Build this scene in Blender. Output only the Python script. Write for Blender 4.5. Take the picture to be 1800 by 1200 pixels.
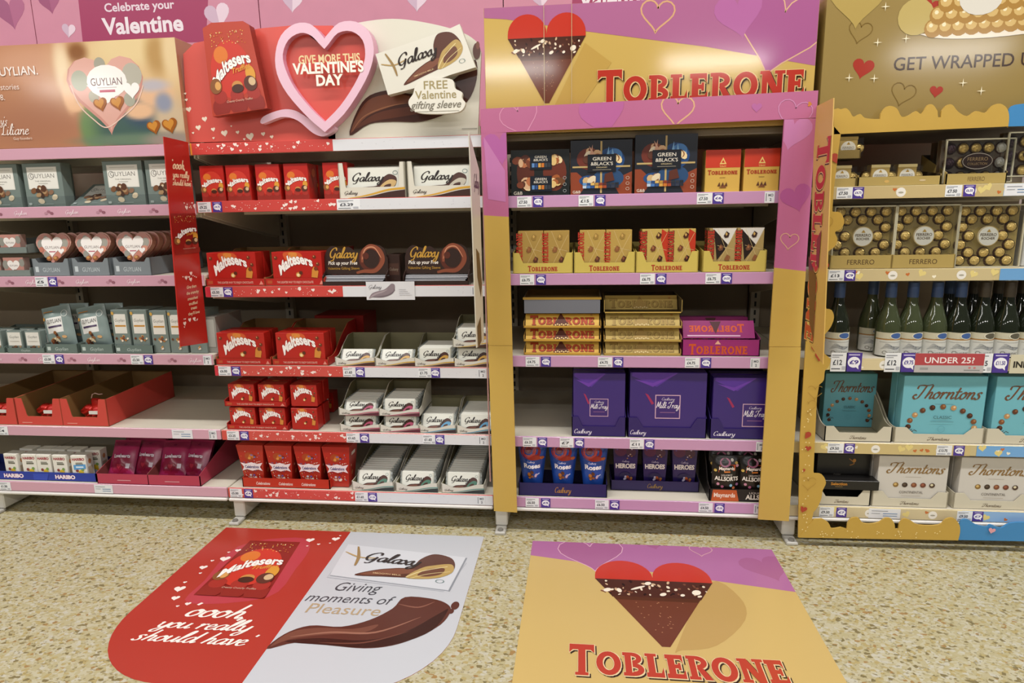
import bpy, bmesh, math, random
from mathutils import Vector, Matrix
random.seed(7)
PI = math.pi
for o in list(bpy.data.objects): bpy.data.objects.remove(o)
SC = bpy.context.scene
COL = SC.collection
# ------------------------------------------------------------------ camera
FPX = 1129.74
CAM = Vector((1.30434, -2.11914, 1.12358))
CF = Vector((-0.10555319, 0.97489643, -0.19604966))
CR = Vector((0.99440709, 0.10419748, -0.0172461))
CU = Vector((-0.00361472, 0.19677355, 0.9804423))
cd = bpy.data.cameras.new('camera'); cam = bpy.data.objects.new('camera', cd); COL.objects.link(cam)
cd.sensor_width = 36; cd.sensor_fit = 'HORIZONTAL'; cd.lens = FPX / 1800 * 36
cd.clip_start = .05
cam.matrix_world = Matrix(((CR.x, CU.x, -CF.x, CAM.x), (CR.y, CU.y, -CF.y, CAM.y), (CR.z, CU.z, -CF.z, CAM.z), (0, 0, 0, 1)))
SC.camera = cam
# ------------------------------------------------------------------ world, lamps, exposure
w = bpy.data.worlds.new('store_ambient'); SC.world = w; w.use_nodes = True
bg = w.node_tree.nodes['Background']; bg.inputs[0].default_value = (1.0, .97, .94, 1); bg.inputs[1].default_value = .085
def lamp(x, y, z, lx, ly, power):
    d = bpy.data.lights.new('ceiling_lamp', 'AREA'); d.shape = 'RECTANGLE'; d.size = lx; d.size_y = ly
    d.energy = power; d.color = (1.0, .97, .93)
    o = bpy.data.objects.new('ceiling_lamp', d); COL.objects.link(o); o.location = (x, y, z)
for yy, e in ((-1.2, 34), (-4.2, 22)):
    for k in range(-2, 5):
        lamp(k * 1.6 + .1, yy, 3.3, 1.45, .16, e)
for xx in (-7.1, -3.4, .15, 3.3, 6.6): lamp(xx, -8.4, 3.3, 1.5, .3, 75)
SC.view_settings.view_transform = 'Standard'; SC.view_settings.look = 'None'
SC.view_settings.exposure = 0.0; SC.view_settings.gamma = 1; SC.view_settings.use_curve_mapping = False

# ------------------------------------------------------------------ pixel -> real point on a real plane
def ray(px, py): return CF + CR * ((px - 900) / FPX) + CU * ((600 - py) / FPX)
def at(px, py, Y):
    d = ray(px, py); return CAM + d * ((Y - CAM.y) / d.y)
def ax(px, py, Y): return at(px, py, Y).x
def az(px, py, Y): return at(px, py, Y).z
def fl(px, py, z=0):
    d = ray(px, py); p = CAM + d * ((z - CAM.z) / d.z); return (p.x, p.y)
def onx(px, py, X):
    d = ray(px, py); p = CAM + d * ((X - CAM.x) / d.x); return (p.y, p.z)

# ------------------------------------------------------------------ materials
def lin(c): c /= 255; return c / 12.92 if c <= .04045 else ((c + .055) / 1.055) ** 2.4
_M = {}
def ink(hx, r=.38, metal=0., spec=.5, name=None, vary=.0, alpha=None, coat=0.):
    key = (hx, r, metal, spec, vary, coat)
    if key in _M: return _M[key]
    m = bpy.data.materials.new(name or 'print_' + hx); m.use_nodes = True
    nt = m.node_tree; b = nt.nodes['Principled BSDF']
    c = tuple(lin(int(hx[i:i + 2], 16)) for i in (0, 2, 4))
    b.inputs['Base Color'].default_value = (*c, 1); b.inputs['Roughness'].default_value = r
    b.inputs['Metallic'].default_value = metal; b.inputs['Specular IOR Level'].default_value = spec
    if coat: b.inputs['Coat Weight'].default_value = coat; b.inputs['Coat Roughness'].default_value = .12
    if vary:
        tx = nt.nodes.new('ShaderNodeTexNoise'); tx.inputs['Scale'].default_value = 14; tx.inputs['Detail'].default_value = 5
        mx = nt.nodes.new('ShaderNodeMix'); mx.data_type = 'RGBA'
        mx.inputs['A'].default_value = (*[v * (1 - vary) for v in c], 1); mx.inputs['B'].default_value = (*[min(1, v * (1 + vary)) for v in c], 1)
        tc = nt.nodes.new('ShaderNodeTexCoord'); nt.links.new(tc.outputs['Object'], tx.inputs['Vector'])
        nt.links.new(tx.outputs['Fac'], mx.inputs['Factor']); nt.links.new(mx.outputs['Result'], b.inputs['Base Color'])
    _M[key] = m; return m
def clear_mat(name, tint, a, r=.05):
    m = bpy.data.materials.new(name); m.use_nodes = True; nt = m.node_tree; nt.nodes.clear()
    out = nt.nodes.new('ShaderNodeOutputMaterial'); mx = nt.nodes.new('ShaderNodeMixShader'); mx.inputs[0].default_value = a
    t = nt.nodes.new('ShaderNodeBsdfTransparent'); t.inputs[0].default_value = (*tint, 1)
    g = nt.nodes.new('ShaderNodeBsdfGlossy'); g.inputs['Roughness'].default_value = r
    nt.links.new(t.outputs[0], mx.inputs[1]); nt.links.new(g.outputs[0], mx.inputs[2]); nt.links.new(mx.outputs[0], out.inputs[0])
    return m
CLEAR = clear_mat('clear_plastic', (.95, .96, .96), .10)
def terrazzo():
    m = bpy.data.materials.new('terrazzo_floor'); m.use_nodes = True; nt = m.node_tree; b = nt.nodes['Principled BSDF']
    tc = nt.nodes.new('ShaderNodeTexCoord')
    mp = nt.nodes.new('ShaderNodeMapping'); mp.inputs['Rotation'].default_value = (0, 0, .5); mp.inputs['Scale'].default_value = (1, 1.35, 1)
    nt.links.new(tc.outputs['Object'], mp.inputs[0])
    def vor(scale, ramp, gain=1.):
        v = nt.nodes.new('ShaderNodeTexVoronoi'); v.inputs['Scale'].default_value = scale
        nt.links.new(mp.outputs[0], v.inputs['Vector'])
        s = nt.nodes.new('ShaderNodeSeparateColor'); nt.links.new(v.outputs['Color'], s.inputs[0])
        r = nt.nodes.new('ShaderNodeValToRGB'); nt.links.new(s.outputs[0], r.inputs[0]); r.color_ramp.interpolation = 'CONSTANT'
        e = r.color_ramp.elements
        while len(e) > 1: e.remove(e[-1])
        for k, (p, hx) in enumerate(ramp):
            el = e[0] if k == 0 else e.new(p)
            el.position = p; el.color = (*[gain * lin(int(hx[i:i + 2], 16)) for i in (0, 2, 4)], 1)
        return v, r
    v1, r1 = vor(95, [(0, '8b7d55'), (.05, 'c6bb94'), (.3, 'c0ae78'), (.40, 'cfc7a8'), (.7, 'c4b98f'), (.86, 'd3cebb'), (.97, 'b08c58')], .79)
    v2, r2 = vor(190, [(0, '756a46'), (.35, '948450'), (.7, 'b5a062'), (.9, '7d6d48')], .79)
    v3, r3 = vor(180, [(0, 'c8c8c8'), (.12, '000000'), (.8, '606060'), (.87, '000000')])
    mx = nt.nodes.new('ShaderNodeMix'); mx.data_type = 'RGBA'
    nt.links.new(r3.outputs[0], mx.inputs['Factor']); nt.links.new(r1.outputs[0], mx.inputs['A']); nt.links.new(r2.outputs[0], mx.inputs['B'])
    nt.links.new(mx.outputs['Result'], b.inputs['Base Color'])
    b.inputs['Roughness'].default_value = .42; b.inputs['Specular IOR Level'].default_value = .35
    return m

# ------------------------------------------------------------------ mesh building
class MB:
    def __init__(s): s.v = []; s.f = []; s.mi = []; s.mats = []
    def m(s, mat):
        if isinstance(mat, str): mat = ink(mat)
        if mat not in s.mats: s.mats.append(mat)
        return s.mats.index(mat)
    def face(s, pts, mat):
        n = len(s.v); s.v += [tuple(p) for p in pts]; s.f.append(tuple(range(n, n + len(pts)))); s.mi.append(s.m(mat))
    def raw(s, vs, fs, mat):
        n = len(s.v); s.v += [tuple(p) for p in vs]; k = s.m(mat)
        for f in fs: s.f.append(tuple(n + i for i in f)); s.mi.append(k)
    def box(s, x0, x1, y0, y1, z0, z1, mat, c=0.):
        c = min(c, (x1 - x0) * .3, (y1 - y0) * .3, (z1 - z0) * .3)
        if c <= 0:
            vs = [(x, y, z) for z in (z0, z1) for y in (y0, y1) for x in (x0, x1)]
            s.raw(vs, [(0, 1, 5, 4), (3, 2, 6, 7), (2, 0, 4, 6), (1, 3, 7, 5), (4, 5, 7, 6), (2, 3, 1, 0)], mat); return
        X = (x0, x1); Yy = (y0, y1); Z = (z0, z1); vs = []; ix = {}
        for i in (0, 1):
            for j in (0, 1):
                for k in (0, 1):
                    sx, sy, sz = (c, -c)[i], (c, -c)[j], (c, -c)[k]
                    for a, p in enumerate(((X[i], Yy[j] + sy, Z[k] + sz), (X[i] + sx, Yy[j], Z[k] + sz), (X[i] + sx, Yy[j] + sy, Z[k]))):
                        ix[i, j, k, a] = len(vs); vs.append(p)
        F = []
        for i in (0, 1):
            F.append([ix[i, 0, 0, 0], ix[i, 1, 0, 0], ix[i, 1, 1, 0], ix[i, 0, 1, 0]])
            F.append([ix[0, i, 0, 1], ix[1, i, 0, 1], ix[1, i, 1, 1], ix[0, i, 1, 1]])
            F.append([ix[0, 0, i, 2], ix[1, 0, i, 2], ix[1, 1, i, 2], ix[0, 1, i, 2]])
            for j in (0, 1):
                F.append([ix[i, j, 0, 0], ix[i, j, 1, 0], ix[i, j, 1, 1], ix[i, j, 0, 1]])
                F.append([ix[i, 0, j, 0], ix[i, 1, j, 0], ix[i, 1, j, 2], ix[i, 0, j, 2]])
                F.append([ix[0, i, j, 1], ix[1, i, j, 1], ix[1, i, j, 2], ix[0, i, j, 2]])
                for k in (0, 1): F.append([ix[i, j, k, 0], ix[i, j, k, 1], ix[i, j, k, 2]])
        s.raw(vs, F, mat)
    def prism(s, pts, o, U, V, N, t, mat, side=None):
        # pts (u,v) polygon on plane o+uU+vV, thickness t along N (front = +N side)
        U, V, N, o = Vector(U), Vector(V), Vector(N), Vector(o); n = len(pts)
        a = [o + U * u + V * v for u, v in pts]; b = [p + N * t for p in a]
        s.raw(a + b, [tuple(range(n))[::-1], tuple(range(n, 2 * n))], mat)
        s.raw(a + b, [(i, (i + 1) % n, n + (i + 1) % n, n + i) for i in range(n)], side or mat)
    def xz(s, pts, y0, y1, mat, side=None): s.prism(pts, (0, y1, 0), (1, 0, 0), (0, 0, 1), (0, -1, 0), y1 - y0, mat, side)
    def yz(s, pts, x0, x1, mat, side=None): s.prism(pts, (x0, 0, 0), (0, 1, 0), (0, 0, 1), (1, 0, 0), x1 - x0, mat, side)
    def lathe(s, prof, n, mat, o=(0, 0, 0)):
        vs = [(o[0] + r * math.cos(2 * PI * i / n), o[1] + r * math.sin(2 * PI * i / n), o[2] + z) for r, z in prof for i in range(n)]
        s.raw(vs, [(k * n + i, k * n + (i + 1) % n, (k + 1) * n + (i + 1) % n, (k + 1) * n + i) for k in range(len(prof) - 1) for i in range(n)], mat)
    def tube(s, path, r, mat, n=8):
        vs = []; path = [Vector(p) for p in path]
        for i, p in enumerate(path):
            d = (path[min(i + 1, len(path) - 1)] - path[max(i - 1, 0)]).normalized()
            a = d.orthogonal().normalized(); b = d.cross(a)
            vs += [p + (a * math.cos(2 * PI * k / n) + b * math.sin(2 * PI * k / n)) * r for k in range(n)]
        s.raw(vs, [(i * n + k, i * n + (k + 1) % n, (i + 1) * n + (k + 1) % n, (i + 1) * n + k) for i in range(len(path) - 1) for k in range(n)], mat)
    def mesh(s, name, smooth=False, norm=True):
        me = bpy.data.meshes.new(name); me.from_pydata(s.v, [], s.f)
        for m in s.mats: me.materials.append(m)
        me.polygons.foreach_set('material_index', s.mi)
        if norm or smooth:
            bm = bmesh.new(); bm.from_mesh(me); bmesh.ops.remove_doubles(bm, verts=bm.verts, dist=1e-6); bmesh.ops.recalc_face_normals(bm, faces=bm.faces); bm.to_mesh(me); bm.free()
        if smooth: me.polygons.foreach_set('use_smooth', [True] * len(me.polygons))
        me.update(); return me
    def build(s, name, parent=None, loc=None, smooth=False, norm=True):
        o = bpy.data.objects.new(name, s.mesh(name, smooth, norm)); COL.objects.link(o)
        if parent: o.parent = parent
        if loc: o.location = loc
        return o
def lab(o, label, cat, group=None, kind=None):
    if kind: o['kind'] = kind
    if label: o['label'] = label
    if cat: o['category'] = cat
    if group: o['group'] = group
    return o
def thing(name, label, cat, loc=(0, 0, 0), group=None, rz=0, rx=0):
    o = bpy.data.objects.new(name, None); COL.objects.link(o); o.location = loc; o.rotation_euler = (rx, 0, rz)
    o.empty_display_size = .05
    return lab(o, label, cat, group)
def dup(o, loc=None, label=None, parent=None, rz=None, rx=None, group=None, scale=None):
    c = o.copy(); COL.objects.link(c); c.parent = parent
    if loc is not None: c.location = loc
    if label: c['label'] = label
    if group: c['group'] = group
    if rz is not None: c.rotation_euler.z = rz
    if rx is not None: c.rotation_euler.x = rx
    if scale: c.scale = scale
    for ch in list(o.children): dup(ch, parent=c)
    return c
ORD = ['first', 'second', 'third', 'fourth', 'fifth', 'sixth', 'seventh', 'eighth', 'ninth', 'tenth', 'eleventh', 'twelfth', 'thirteenth', 'fourteenth', 'fifteenth', 'sixteenth']

# ------------------------------------------------------------------ flat print
_T = {}
def glyphs(txt, bold, sh):
    k = (txt, bold, sh)
    if k not in _T:
        cu = bpy.data.curves.new('t', 'FONT'); cu.body = txt; cu.offset = bold; cu.shear = sh; cu.resolution_u = 3; cu.size = 1
        ob = bpy.data.objects.new('t', cu); COL.objects.link(ob)
        bpy.context.view_layer.update()
        me = ob.evaluated_get(bpy.context.evaluated_depsgraph_get()).to_mesh()
        vs = [(v.co.x, v.co.y) for v in me.vertices]; fs = [tuple(p.vertices) for p in me.polygons]
        xs = [v[0] for v in vs]; x0, x1 = min(xs), max(xs)
        _T[k] = ([(x - x0, y) for x, y in vs], fs, x1 - x0)
        bpy.data.objects.remove(ob); bpy.data.curves.remove(cu)
    return _T[k]
def crom(p, n=6, closed=False):
    out = []; N = len(p)
    for i in range(N if closed else N - 1):
        if closed: a, b, c, d = p[i - 1], p[i], p[(i + 1) % N], p[(i + 2) % N]
        else: a, b, c, d = p[max(i - 1, 0)], p[i], p[i + 1], p[min(i + 2, N - 1)]
        for k in range(n):
            t = k / n
            out.append(tuple(.5 * (2 * b[j] + (c[j] - a[j]) * t + (2 * a[j] - 5 * b[j] + 4 * c[j] - d[j]) * t * t + (3 * b[j] - a[j] - 3 * c[j] + d[j]) * t ** 3) for j in (0, 1)))
    if not closed: out.append(tuple(p[-1]))
    return out
def heart_pts(n=28):
    r = []
    for i in range(n):
        t = 2 * PI * i / n
        r.append((math.sin(t) ** 3 * .5, (13 * math.cos(t) - 5 * math.cos(2 * t) - 2 * math.cos(3 * t) - math.cos(4 * t)) / 32 + .08))
    return r
def ell_pts(cx, cy, rx, ry, n=20, rot=0, a0=0, a1=2 * PI):
    c, s_ = math.cos(rot), math.sin(rot); full = abs(a1 - a0 - 2 * PI) < 1e-6
    r = []
    for i in range(n if full else n + 1):
        t = a0 + (a1 - a0) * i / n; x, y = rx * math.cos(t), ry * math.sin(t); r.append((cx + x * c - y * s_, cy + x * s_ + y * c))
    return r
SCRIPT = {
 'G': (.78, [[(.74, .74), (.72, .95), (.5, 1.0), (.2, .75), (.08, .4), (.2, .08), (.42, .08), (.6, .3), (.66, .48), (.6, .1), (.45, -.25), (.2, -.28)]]),
 'a': (.56, [[(.46, .42), (.3, .5), (.08, .3), (.1, .04), (.26, .02), (.42, .25), (.48, .5), (.43, .15), (.48, .0), (.62, .12)]]),
 'l': (.3, [[(-.02, .12), (.2, .5), (.32, .95), (.24, 1.05), (.14, .7), (.1, .2), (.18, 0), (.34, .12)]]),
 'x': (.5, [[(.02, .42), (.12, .5), (.24, .25), (.38, .0), (.54, .12)], [(.5, .48), (.25, .22), (.02, .0)]]),
 'y': (.5, [[(.02, .42), (.1, .5), (.1, .15), (.22, .02), (.4, .2), (.48, .5), (.42, .0), (.28, -.38), (.08, -.42), (.1, -.22), (.5, .1)]]),
 'T': (.72, [[(.02, .72), (.06, .95), (.3, 1.0), (.62, .98), (.98, 1.08)], [(.58, .98), (.46, .5), (.3, .06), (.1, -.04), (-.06, .12), (.02, .3), (.14, .22)]]),
 'h': (.56, [[(.08, .0), (.2, .5), (.3, 1.02)], [(.12, .15), (.32, .48), (.44, .4), (.4, .1), (.46, 0), (.6, .12)]]),
 'o': (.5, [[(.3, .5), (.1, .35), (.08, .08), (.26, .0), (.42, .2), (.4, .44), (.28, .5), (.36, .4), (.54, .42)]]),
 'r': (.42, [[(.04, .4), (.14, .5), (.12, .25), (.08, .0)], [(.12, .22), (.28, .48), (.42, .44)]]),
 'n': (.58, [[(.04, .42), (.14, .5), (.12, .25), (.08, 0)], [(.12, .2), (.3, .48), (.44, .42), (.4, .1), (.48, 0), (.6, .12)]]),
 't': (.36, [[(.22, .85), (.14, .3), (.14, .05), (.24, 0), (.38, .12)], [(.0, .52), (.42, .55)]]),
 's': (.42, [[(.4, .42), (.28, .5), (.14, .4), (.28, .22), (.28, .04), (.12, -.02), (.0, .08)]]),
 'M': (.86, [[(.0, .02), (.16, .9), (.2, .95), (.34, .2), (.6, .98), (.64, .9), (.66, .1), (.74, 0), (.86, .12)]]),
 'i': (.28, [[(.08, .5), (.06, .12), (.14, 0), (.28, .12)], [(.12, .7), (.15, .76)]]),
 'k': (.5, [[(.08, .0), (.2, .5), (.28, 1.0)], [(.44, .48), (.16, .24), (.32, .06), (.5, .08)]]),
 'C': (.66, [[(.62, .78), (.5, 1.0), (.2, .85), (.06, .4), (.2, .04), (.45, .04), (.68, .25)]]),
 'd': (.56, [[(.44, .42), (.28, .5), (.08, .28), (.12, .02), (.3, .05), (.44, .4), (.56, 1.0), (.46, .15), (.5, 0), (.62, .12)]]),
 'b': (.5, [[(.24, 1.0), (.1, .4), (.08, .08), (.24, 0), (.42, .2), (.38, .46), (.22, .44)]]),
 'u': (.58, [[(.02, .45), (.08, .5), (.06, .12), (.2, 0), (.38, .2), (.46, .5), (.42, .12), (.5, 0), (.62, .12)]]),
 'e': (.44, [[(.06, .22), (.3, .28), (.36, .42), (.24, .5), (.08, .3), (.12, .04), (.28, 0), (.46, .14)]]),
 'L': (.6, [[(.5, .85), (.4, 1.0), (.24, .8), (.2, .2), (.06, .02), (.1, .12), (.3, .02), (.6, .08)]]),
 'v': (.46, [[(.02, .42), (.1, .5), (.16, .1), (.22, 0), (.38, .25), (.42, .48), (.5, .44)]]),
 'm': (.82, [[(.04, .42), (.12, .5), (.1, .2), (.08, 0)], [(.1, .2), (.26, .48), (.36, .42), (.34, .0)], [(.36, .2), (.54, .48), (.66, .42), (.62, .1), (.7, 0), (.84, .12)]]),
 'f': (.36, [[(.4, .9), (.3, 1.0), (.2, .7), (.12, .0), (.04, -.35)], [(.02, .5), (.38, .5)]]),
 'g': (.5, [[(.42, .42), (.26, .5), (.08, .28), (.14, .04), (.32, .1), (.46, .5), (.4, .0), (.28, -.36), (.08, -.4), (.1, -.24), (.5, .1)]]),
 'P': (.6, [[(.08, 0), (.24, .95)], [(.1, .8), (.3, 1.0), (.56, .9), (.52, .6), (.3, .46), (.18, .5)]]),
 ' ': (.32, []), "'": (.15, [[(.1, 1.0), (.06, .82)]]), ',': (.2, [[(.1, .05), (.02, -.15)]]),
}
SLAB = {}
def _slab():
    R = lambda a, b, c, d: [(a, b), (c, b), (c, d), (a, d)]
    def arc(cx, cy, rx, ry, t, a0, a1, n=14):
        o = ell_pts(cx, cy, rx, ry, n, 0, a0, a1); i = ell_pts(cx, cy, rx - t, ry - t * .8, n, 0, a0, a1)
        if a1 - a0 > 6: o.append(o[0]); i.append(i[0])
        return [[o[k], o[k + 1], i[k + 1], i[k]] for k in range(len(o) - 1)]
    h = PI / 2
    SLAB['T'] = (1.0, [R(0, 1.0, .98, 1.24), [(0, 1.24), (0, .86), (.16, 1.02)], [(.98, 1.24), (.98, .86), (.82, 1.02)], R(.35, -.08, .63, 1.2), R(.24, -.08, .74, .04)])
    SLAB['O'] = (.98, arc(.47, .48, .47, .5, .25, 0, 2 * PI, 24))
    SLAB['B'] = (.82, [R(.08, 0, .32, .98), R(0, 0, .4, .14), R(0, .84, .4, .98)] + arc(.36, .73, .36, .25, .2, -h, h) + arc(.36, .27, .42, .27, .22, -h, h))
    SLAB['L'] = (.72, [R(.08, 0, .34, .98), R(0, .86, .44, .98), R(0, 0, .66, .18), [(.66, 0), (.66, .4), (.56, .18)]])
    SLAB['E'] = (.76, [R(.08, 0, .34, .98), R(0, .8, .66, .98), R(0, 0, .7, .18), R(.3, .41, .54, .57), [(.66, .98), (.66, .64), (.56, .8)], [(.7, 0), (.7, .36), (.6, .18)], R(.46, .34, .56, .64)])
    SLAB['R'] = (.86, [R(.08, 0, .32, .98), R(0, .84, .4, .98), R(0, 0, .42, .12), [(.34, .45), (.58, .45), (.86, 0), (.58, 0)]] + arc(.36, .7, .4, .28, .22, -h, h))
    SLAB['N'] = (.96, [R(.08, 0, .28, .98), R(0, 0, .38, .12), R(0, .86, .3, .98), R(.66, 0, .86, .98), R(.56, .86, .96, .98), [(.06, .98), (.36, .98), (.86, 0), (.6, 0)]])
_slab()
def clip_poly(P, C):
    for i in range(len(C)):
        a, b = C[i], C[(i + 1) % len(C)]; out = []
        sd = lambda q: (b[0] - a[0]) * (q[1] - a[1]) - (b[1] - a[1]) * (q[0] - a[0])
        for j in range(len(P)):
            p, q = P[j - 1], P[j]; sp, sq = sd(p), sd(q)
            if (sp < 0) != (sq < 0): t = sp / (sp - sq); out.append((p[0] + (q[0] - p[0]) * t, p[1] + (q[1] - p[1]) * t))
            if sq >= 0: out.append(q)
        P = out
        if not P: break
    return P
class Pr:
    """print laid on a surface: u,v in fractions of w,h; layers a few hundredths of a millimetre apart"""
    def __init__(s, mp, w=1., h=1., eps=.00009, base=.0003, rough=.38):
        s.mp = mp; s.w = w; s.h = h; s.eps = eps; s.d = base; s.mb = MB(); s.r = rough
    clip = None; n = 0
    def _add(s, pts, fs, col, ramp=0.):
        s.d += s.eps; s.n += 1; d = s.d + s.n * 2.5e-6
        m = ink(col, s.r) if isinstance(col, str) else col
        if s.clip:
            P = []; F = []
            for f in fs:
                q = clip_poly([pts[i] for i in f], s.clip)
                if len(q) > 2: F.append(tuple(range(len(P), len(P) + len(q)))); P += q
            pts, fs = P, F
            if not fs: return
        s.mb.raw([s.mp(x, y, d + ramp * i) for i, (x, y) in enumerate(pts)], fs, m)
    def mpoly(s, pts, col): s._add(pts, [tuple(range(len(pts)))], col)
    def poly(s, pts, col): s.mpoly([(u * s.w, v * s.h) for u, v in pts], col)
    def rect(s, u0, v0, u1, v1, col, n=1):
        pts = []
        for i in range(n + 1):
            u = (u0 + (u1 - u0) * i / n) * s.w; pts += [(u, v0 * s.h), (u, v1 * s.h)]
        s._add(pts, [(2 * i, 2 * i + 2, 2 * i + 3, 2 * i + 1) for i in range(n)], col)
    def ell(s, u, v, ru, rv, col, n=18, rot=0):
        if rot == 0:
            k = max(3, n // 2); P = []
            for i in range(k + 1): a = PI * i / k; x, y = -ru * math.cos(a) * s.w, rv * math.sin(a) * s.h; P += [(u * s.w + x, v * s.h - y), (u * s.w + x, v * s.h + y)]
            s._add(P, [(2 * i, 2 * i + 2, 2 * i + 3, 2 * i + 1) for i in range(k)], col); return
        s.mpoly(ell_pts(u * s.w, v * s.h, ru * s.w, rv * s.h, n, rot), col)
    def ring(s, u, v, ru, rv, t, col, n=22):
        o = ell_pts(u * s.w, v * s.h, ru * s.w, rv * s.h, n); i = ell_pts(u * s.w, v * s.h, ru * s.w - t * s.w, rv * s.h - t * s.w, n)
        s._add(o + i, [(k, (k + 1) % n, n + (k + 1) % n, n + k) for k in range(n)], col)
    def frame(s, u0, v0, u1, v1, t, col):
        for a in ((u0, v0, u1, v0 + t * s.w / s.h), (u0, v1 - t * s.w / s.h, u1, v1), (u0, v0, u0 + t, v1), (u1 - t, v0, u1, v1)):
            s.rect(*a, col); s.d -= s.eps
        s.d += s.eps
    def heart(s, u, v, sz, col, rot=0, line=0, sq=1.):
        c, sn = math.cos(rot), math.sin(rot); k = sz * s.w
        P = [(x * k, y * k * sq) for x, y in heart_pts()]
        P = [(u * s.w + x * c - y * sn, v * s.h + x * sn + y * c) for x, y in P]
        if line: s.stroke([(a / s.w, b / s.h) for a, b in P] + [(P[0][0] / s.w, P[0][1] / s.h)], line, col, smooth=False)
        else: s.mpoly(P, col)
    def _ribbon(s, P, W):
        out = []
        for i, p in enumerate(P):
            a = P[max(i - 1, 0)]; b = P[min(i + 1, len(P) - 1)]
            dx, dy = b[0] - a[0], b[1] - a[1]; L = math.hypot(dx, dy) or 1
            wv = W(i / (len(P) - 1), math.atan2(dy, dx)) / 2
            out += [(p[0] - dy / L * wv, p[1] + dx / L * wv), (p[0] + dy / L * wv, p[1] - dx / L * wv)]
        return out, [(2 * i, 2 * i + 1, 2 * i + 3, 2 * i + 2) for i in range(len(P) - 1)]
    def stroke(s, pts, wd, col, smooth=True, taper=0, n=6):
        P = crom(pts, n) if smooth else pts
        P = [(u * s.w, v * s.h) for u, v in P]
        ww = wd * s.w
        v, f = s._ribbon(P, lambda t, a: ww * ((1 - taper) + taper * math.sin(PI * t)))
        s._add(v, f, col)
    def text(s, txt, u, v, h, col, wd=None, bold=.01, sh=0, rot=0, al='c', warp=None, out=None):
        if out: s.text(txt, u, v, h, out[0], wd, bold + out[1], sh, rot, al, warp)
        vs, fs, W = glyphs(txt, bold, sh)
        ky = h * s.h / .70; kx = wd * s.w / W if wd else ky
        o = {'c': -.5, 'l': 0, 'r': -1.}[al] * W * kx
        c, sn = math.cos(rot), math.sin(rot); P = []
        for x, y in vs:
            X, Yv = x * kx + o, y * ky
            if warp:
                t = x / W; a, b = warp(t); Yv = Yv * b + a * h * s.h
            P.append((u * s.w + X * c - Yv * sn, v * s.h + X * sn + Yv * c))
        s._add(P, fs, col, 2.5e-7)
    def script(s, txt, u, v, h, col, wd=None, wt=.13, sl=.22, rot=0, al='c', out=None, wmin=.04):
        if out: s.script(txt, u, v, h, out[0], wd, wt + out[1], sl, rot, al, None, wmin + out[1])
        adv = sum(SCRIPT[c][0] for c in txt)
        k = h * s.h; kx = wd * s.w / adv if wd else k
        x = {'c': -.5, 'l': 0, 'r': -1.}[al] * adv
        c0, sn = math.cos(rot), math.sin(rot); PV = []; PF = []
        for ch in txt:
            a, sts = SCRIPT[ch]
            for st in sts:
                P = crom(st, 5); P = [(px + x + py * sl, py) for px, py in P]
                vv, ff = s._ribbon(P, lambda t, an: wmin + (wt - wmin) * abs(math.sin(an - .35)))
                n = len(PV); PV += vv; PF += [tuple(n + i for i in f) for f in ff]
            x += a
        s._add([(u * s.w + X * kx * c0 - Yv * k * sn, v * s.h + X * kx * sn + Yv * k * c0) for X, Yv in PV], PF, col, 1.2e-6)
    def slab(s, u, v, h, wd, col, shadow=None, rot=0, off=(.07, -.06), txt='TOBLERONE', edge=None):
        adv = sum(SLAB[c][0] + .04 for c in txt); k = h * s.h; kx = wd * s.w / adv
        c0, sn = math.cos(rot), math.sin(rot)
        def draw(col, dx, dy, g):
            PV = []; PF = []; x = -.5 * adv
            for ch in txt:
                a, ps = SLAB[ch]
                for p in ps:
                    n = len(PV); cx = sum(q[0] for q in p) / len(p); cy = sum(q[1] for q in p) / len(p)
                    for px, py in p:
                        X = x + px + dx + (g if px > cx else -g); Yv = py + dy + (g if py > cy else -g)
                        PV.append((u * s.w + X * kx * c0 - Yv * k * sn, v * s.h + X * kx * sn + Yv * k * c0))
                    PF.append(tuple(range(n, n + len(p))))
                x += a + .04
            s.d += s.eps; dd = s.d; m = ink(col, s.r) if isinstance(col, str) else col
            for f in PF:
                s.d = dd - s.eps; s._add([PV[i] for i in f], [tuple(range(len(f)))], m)
            s.d = dd + s.eps
        if shadow: draw(shadow, off[0], off[1], .02)
        if edge: draw(edge, .012, -.01, .03)
        draw(col, 0, 0, 0)
    def build(s, name, parent=None, label=None):
        o = s.mb.build(name, parent, norm=False)
        if label: o['label'] = label
        return o
def plane_map(o, U, V):
    o, U, V = Vector(o), Vector(U), Vector(V); N = U.cross(V)
    return lambda x, y, d: o + U * x + V * y + N * d
def front(x0, y, z0): return plane_map((x0, y, z0), (1, 0, 0), (0, 0, 1))
# ================================================================== setting
YB = .62                                      # back panels of the shelving
mb = MB(); mb.box(-3.2, 5.2, -6, 1.2, -.05, 0, terrazzo()); floor = lab(mb.build('floor'), None, None, kind='structure')
mb = MB(); mb.box(-3.2, 5.2, .70, .80, 0, 3.4, ink('c9b9b4', .7, vary=.04)); wallb = lab(mb.build('wall_back'), None, None, kind='structure')

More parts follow.
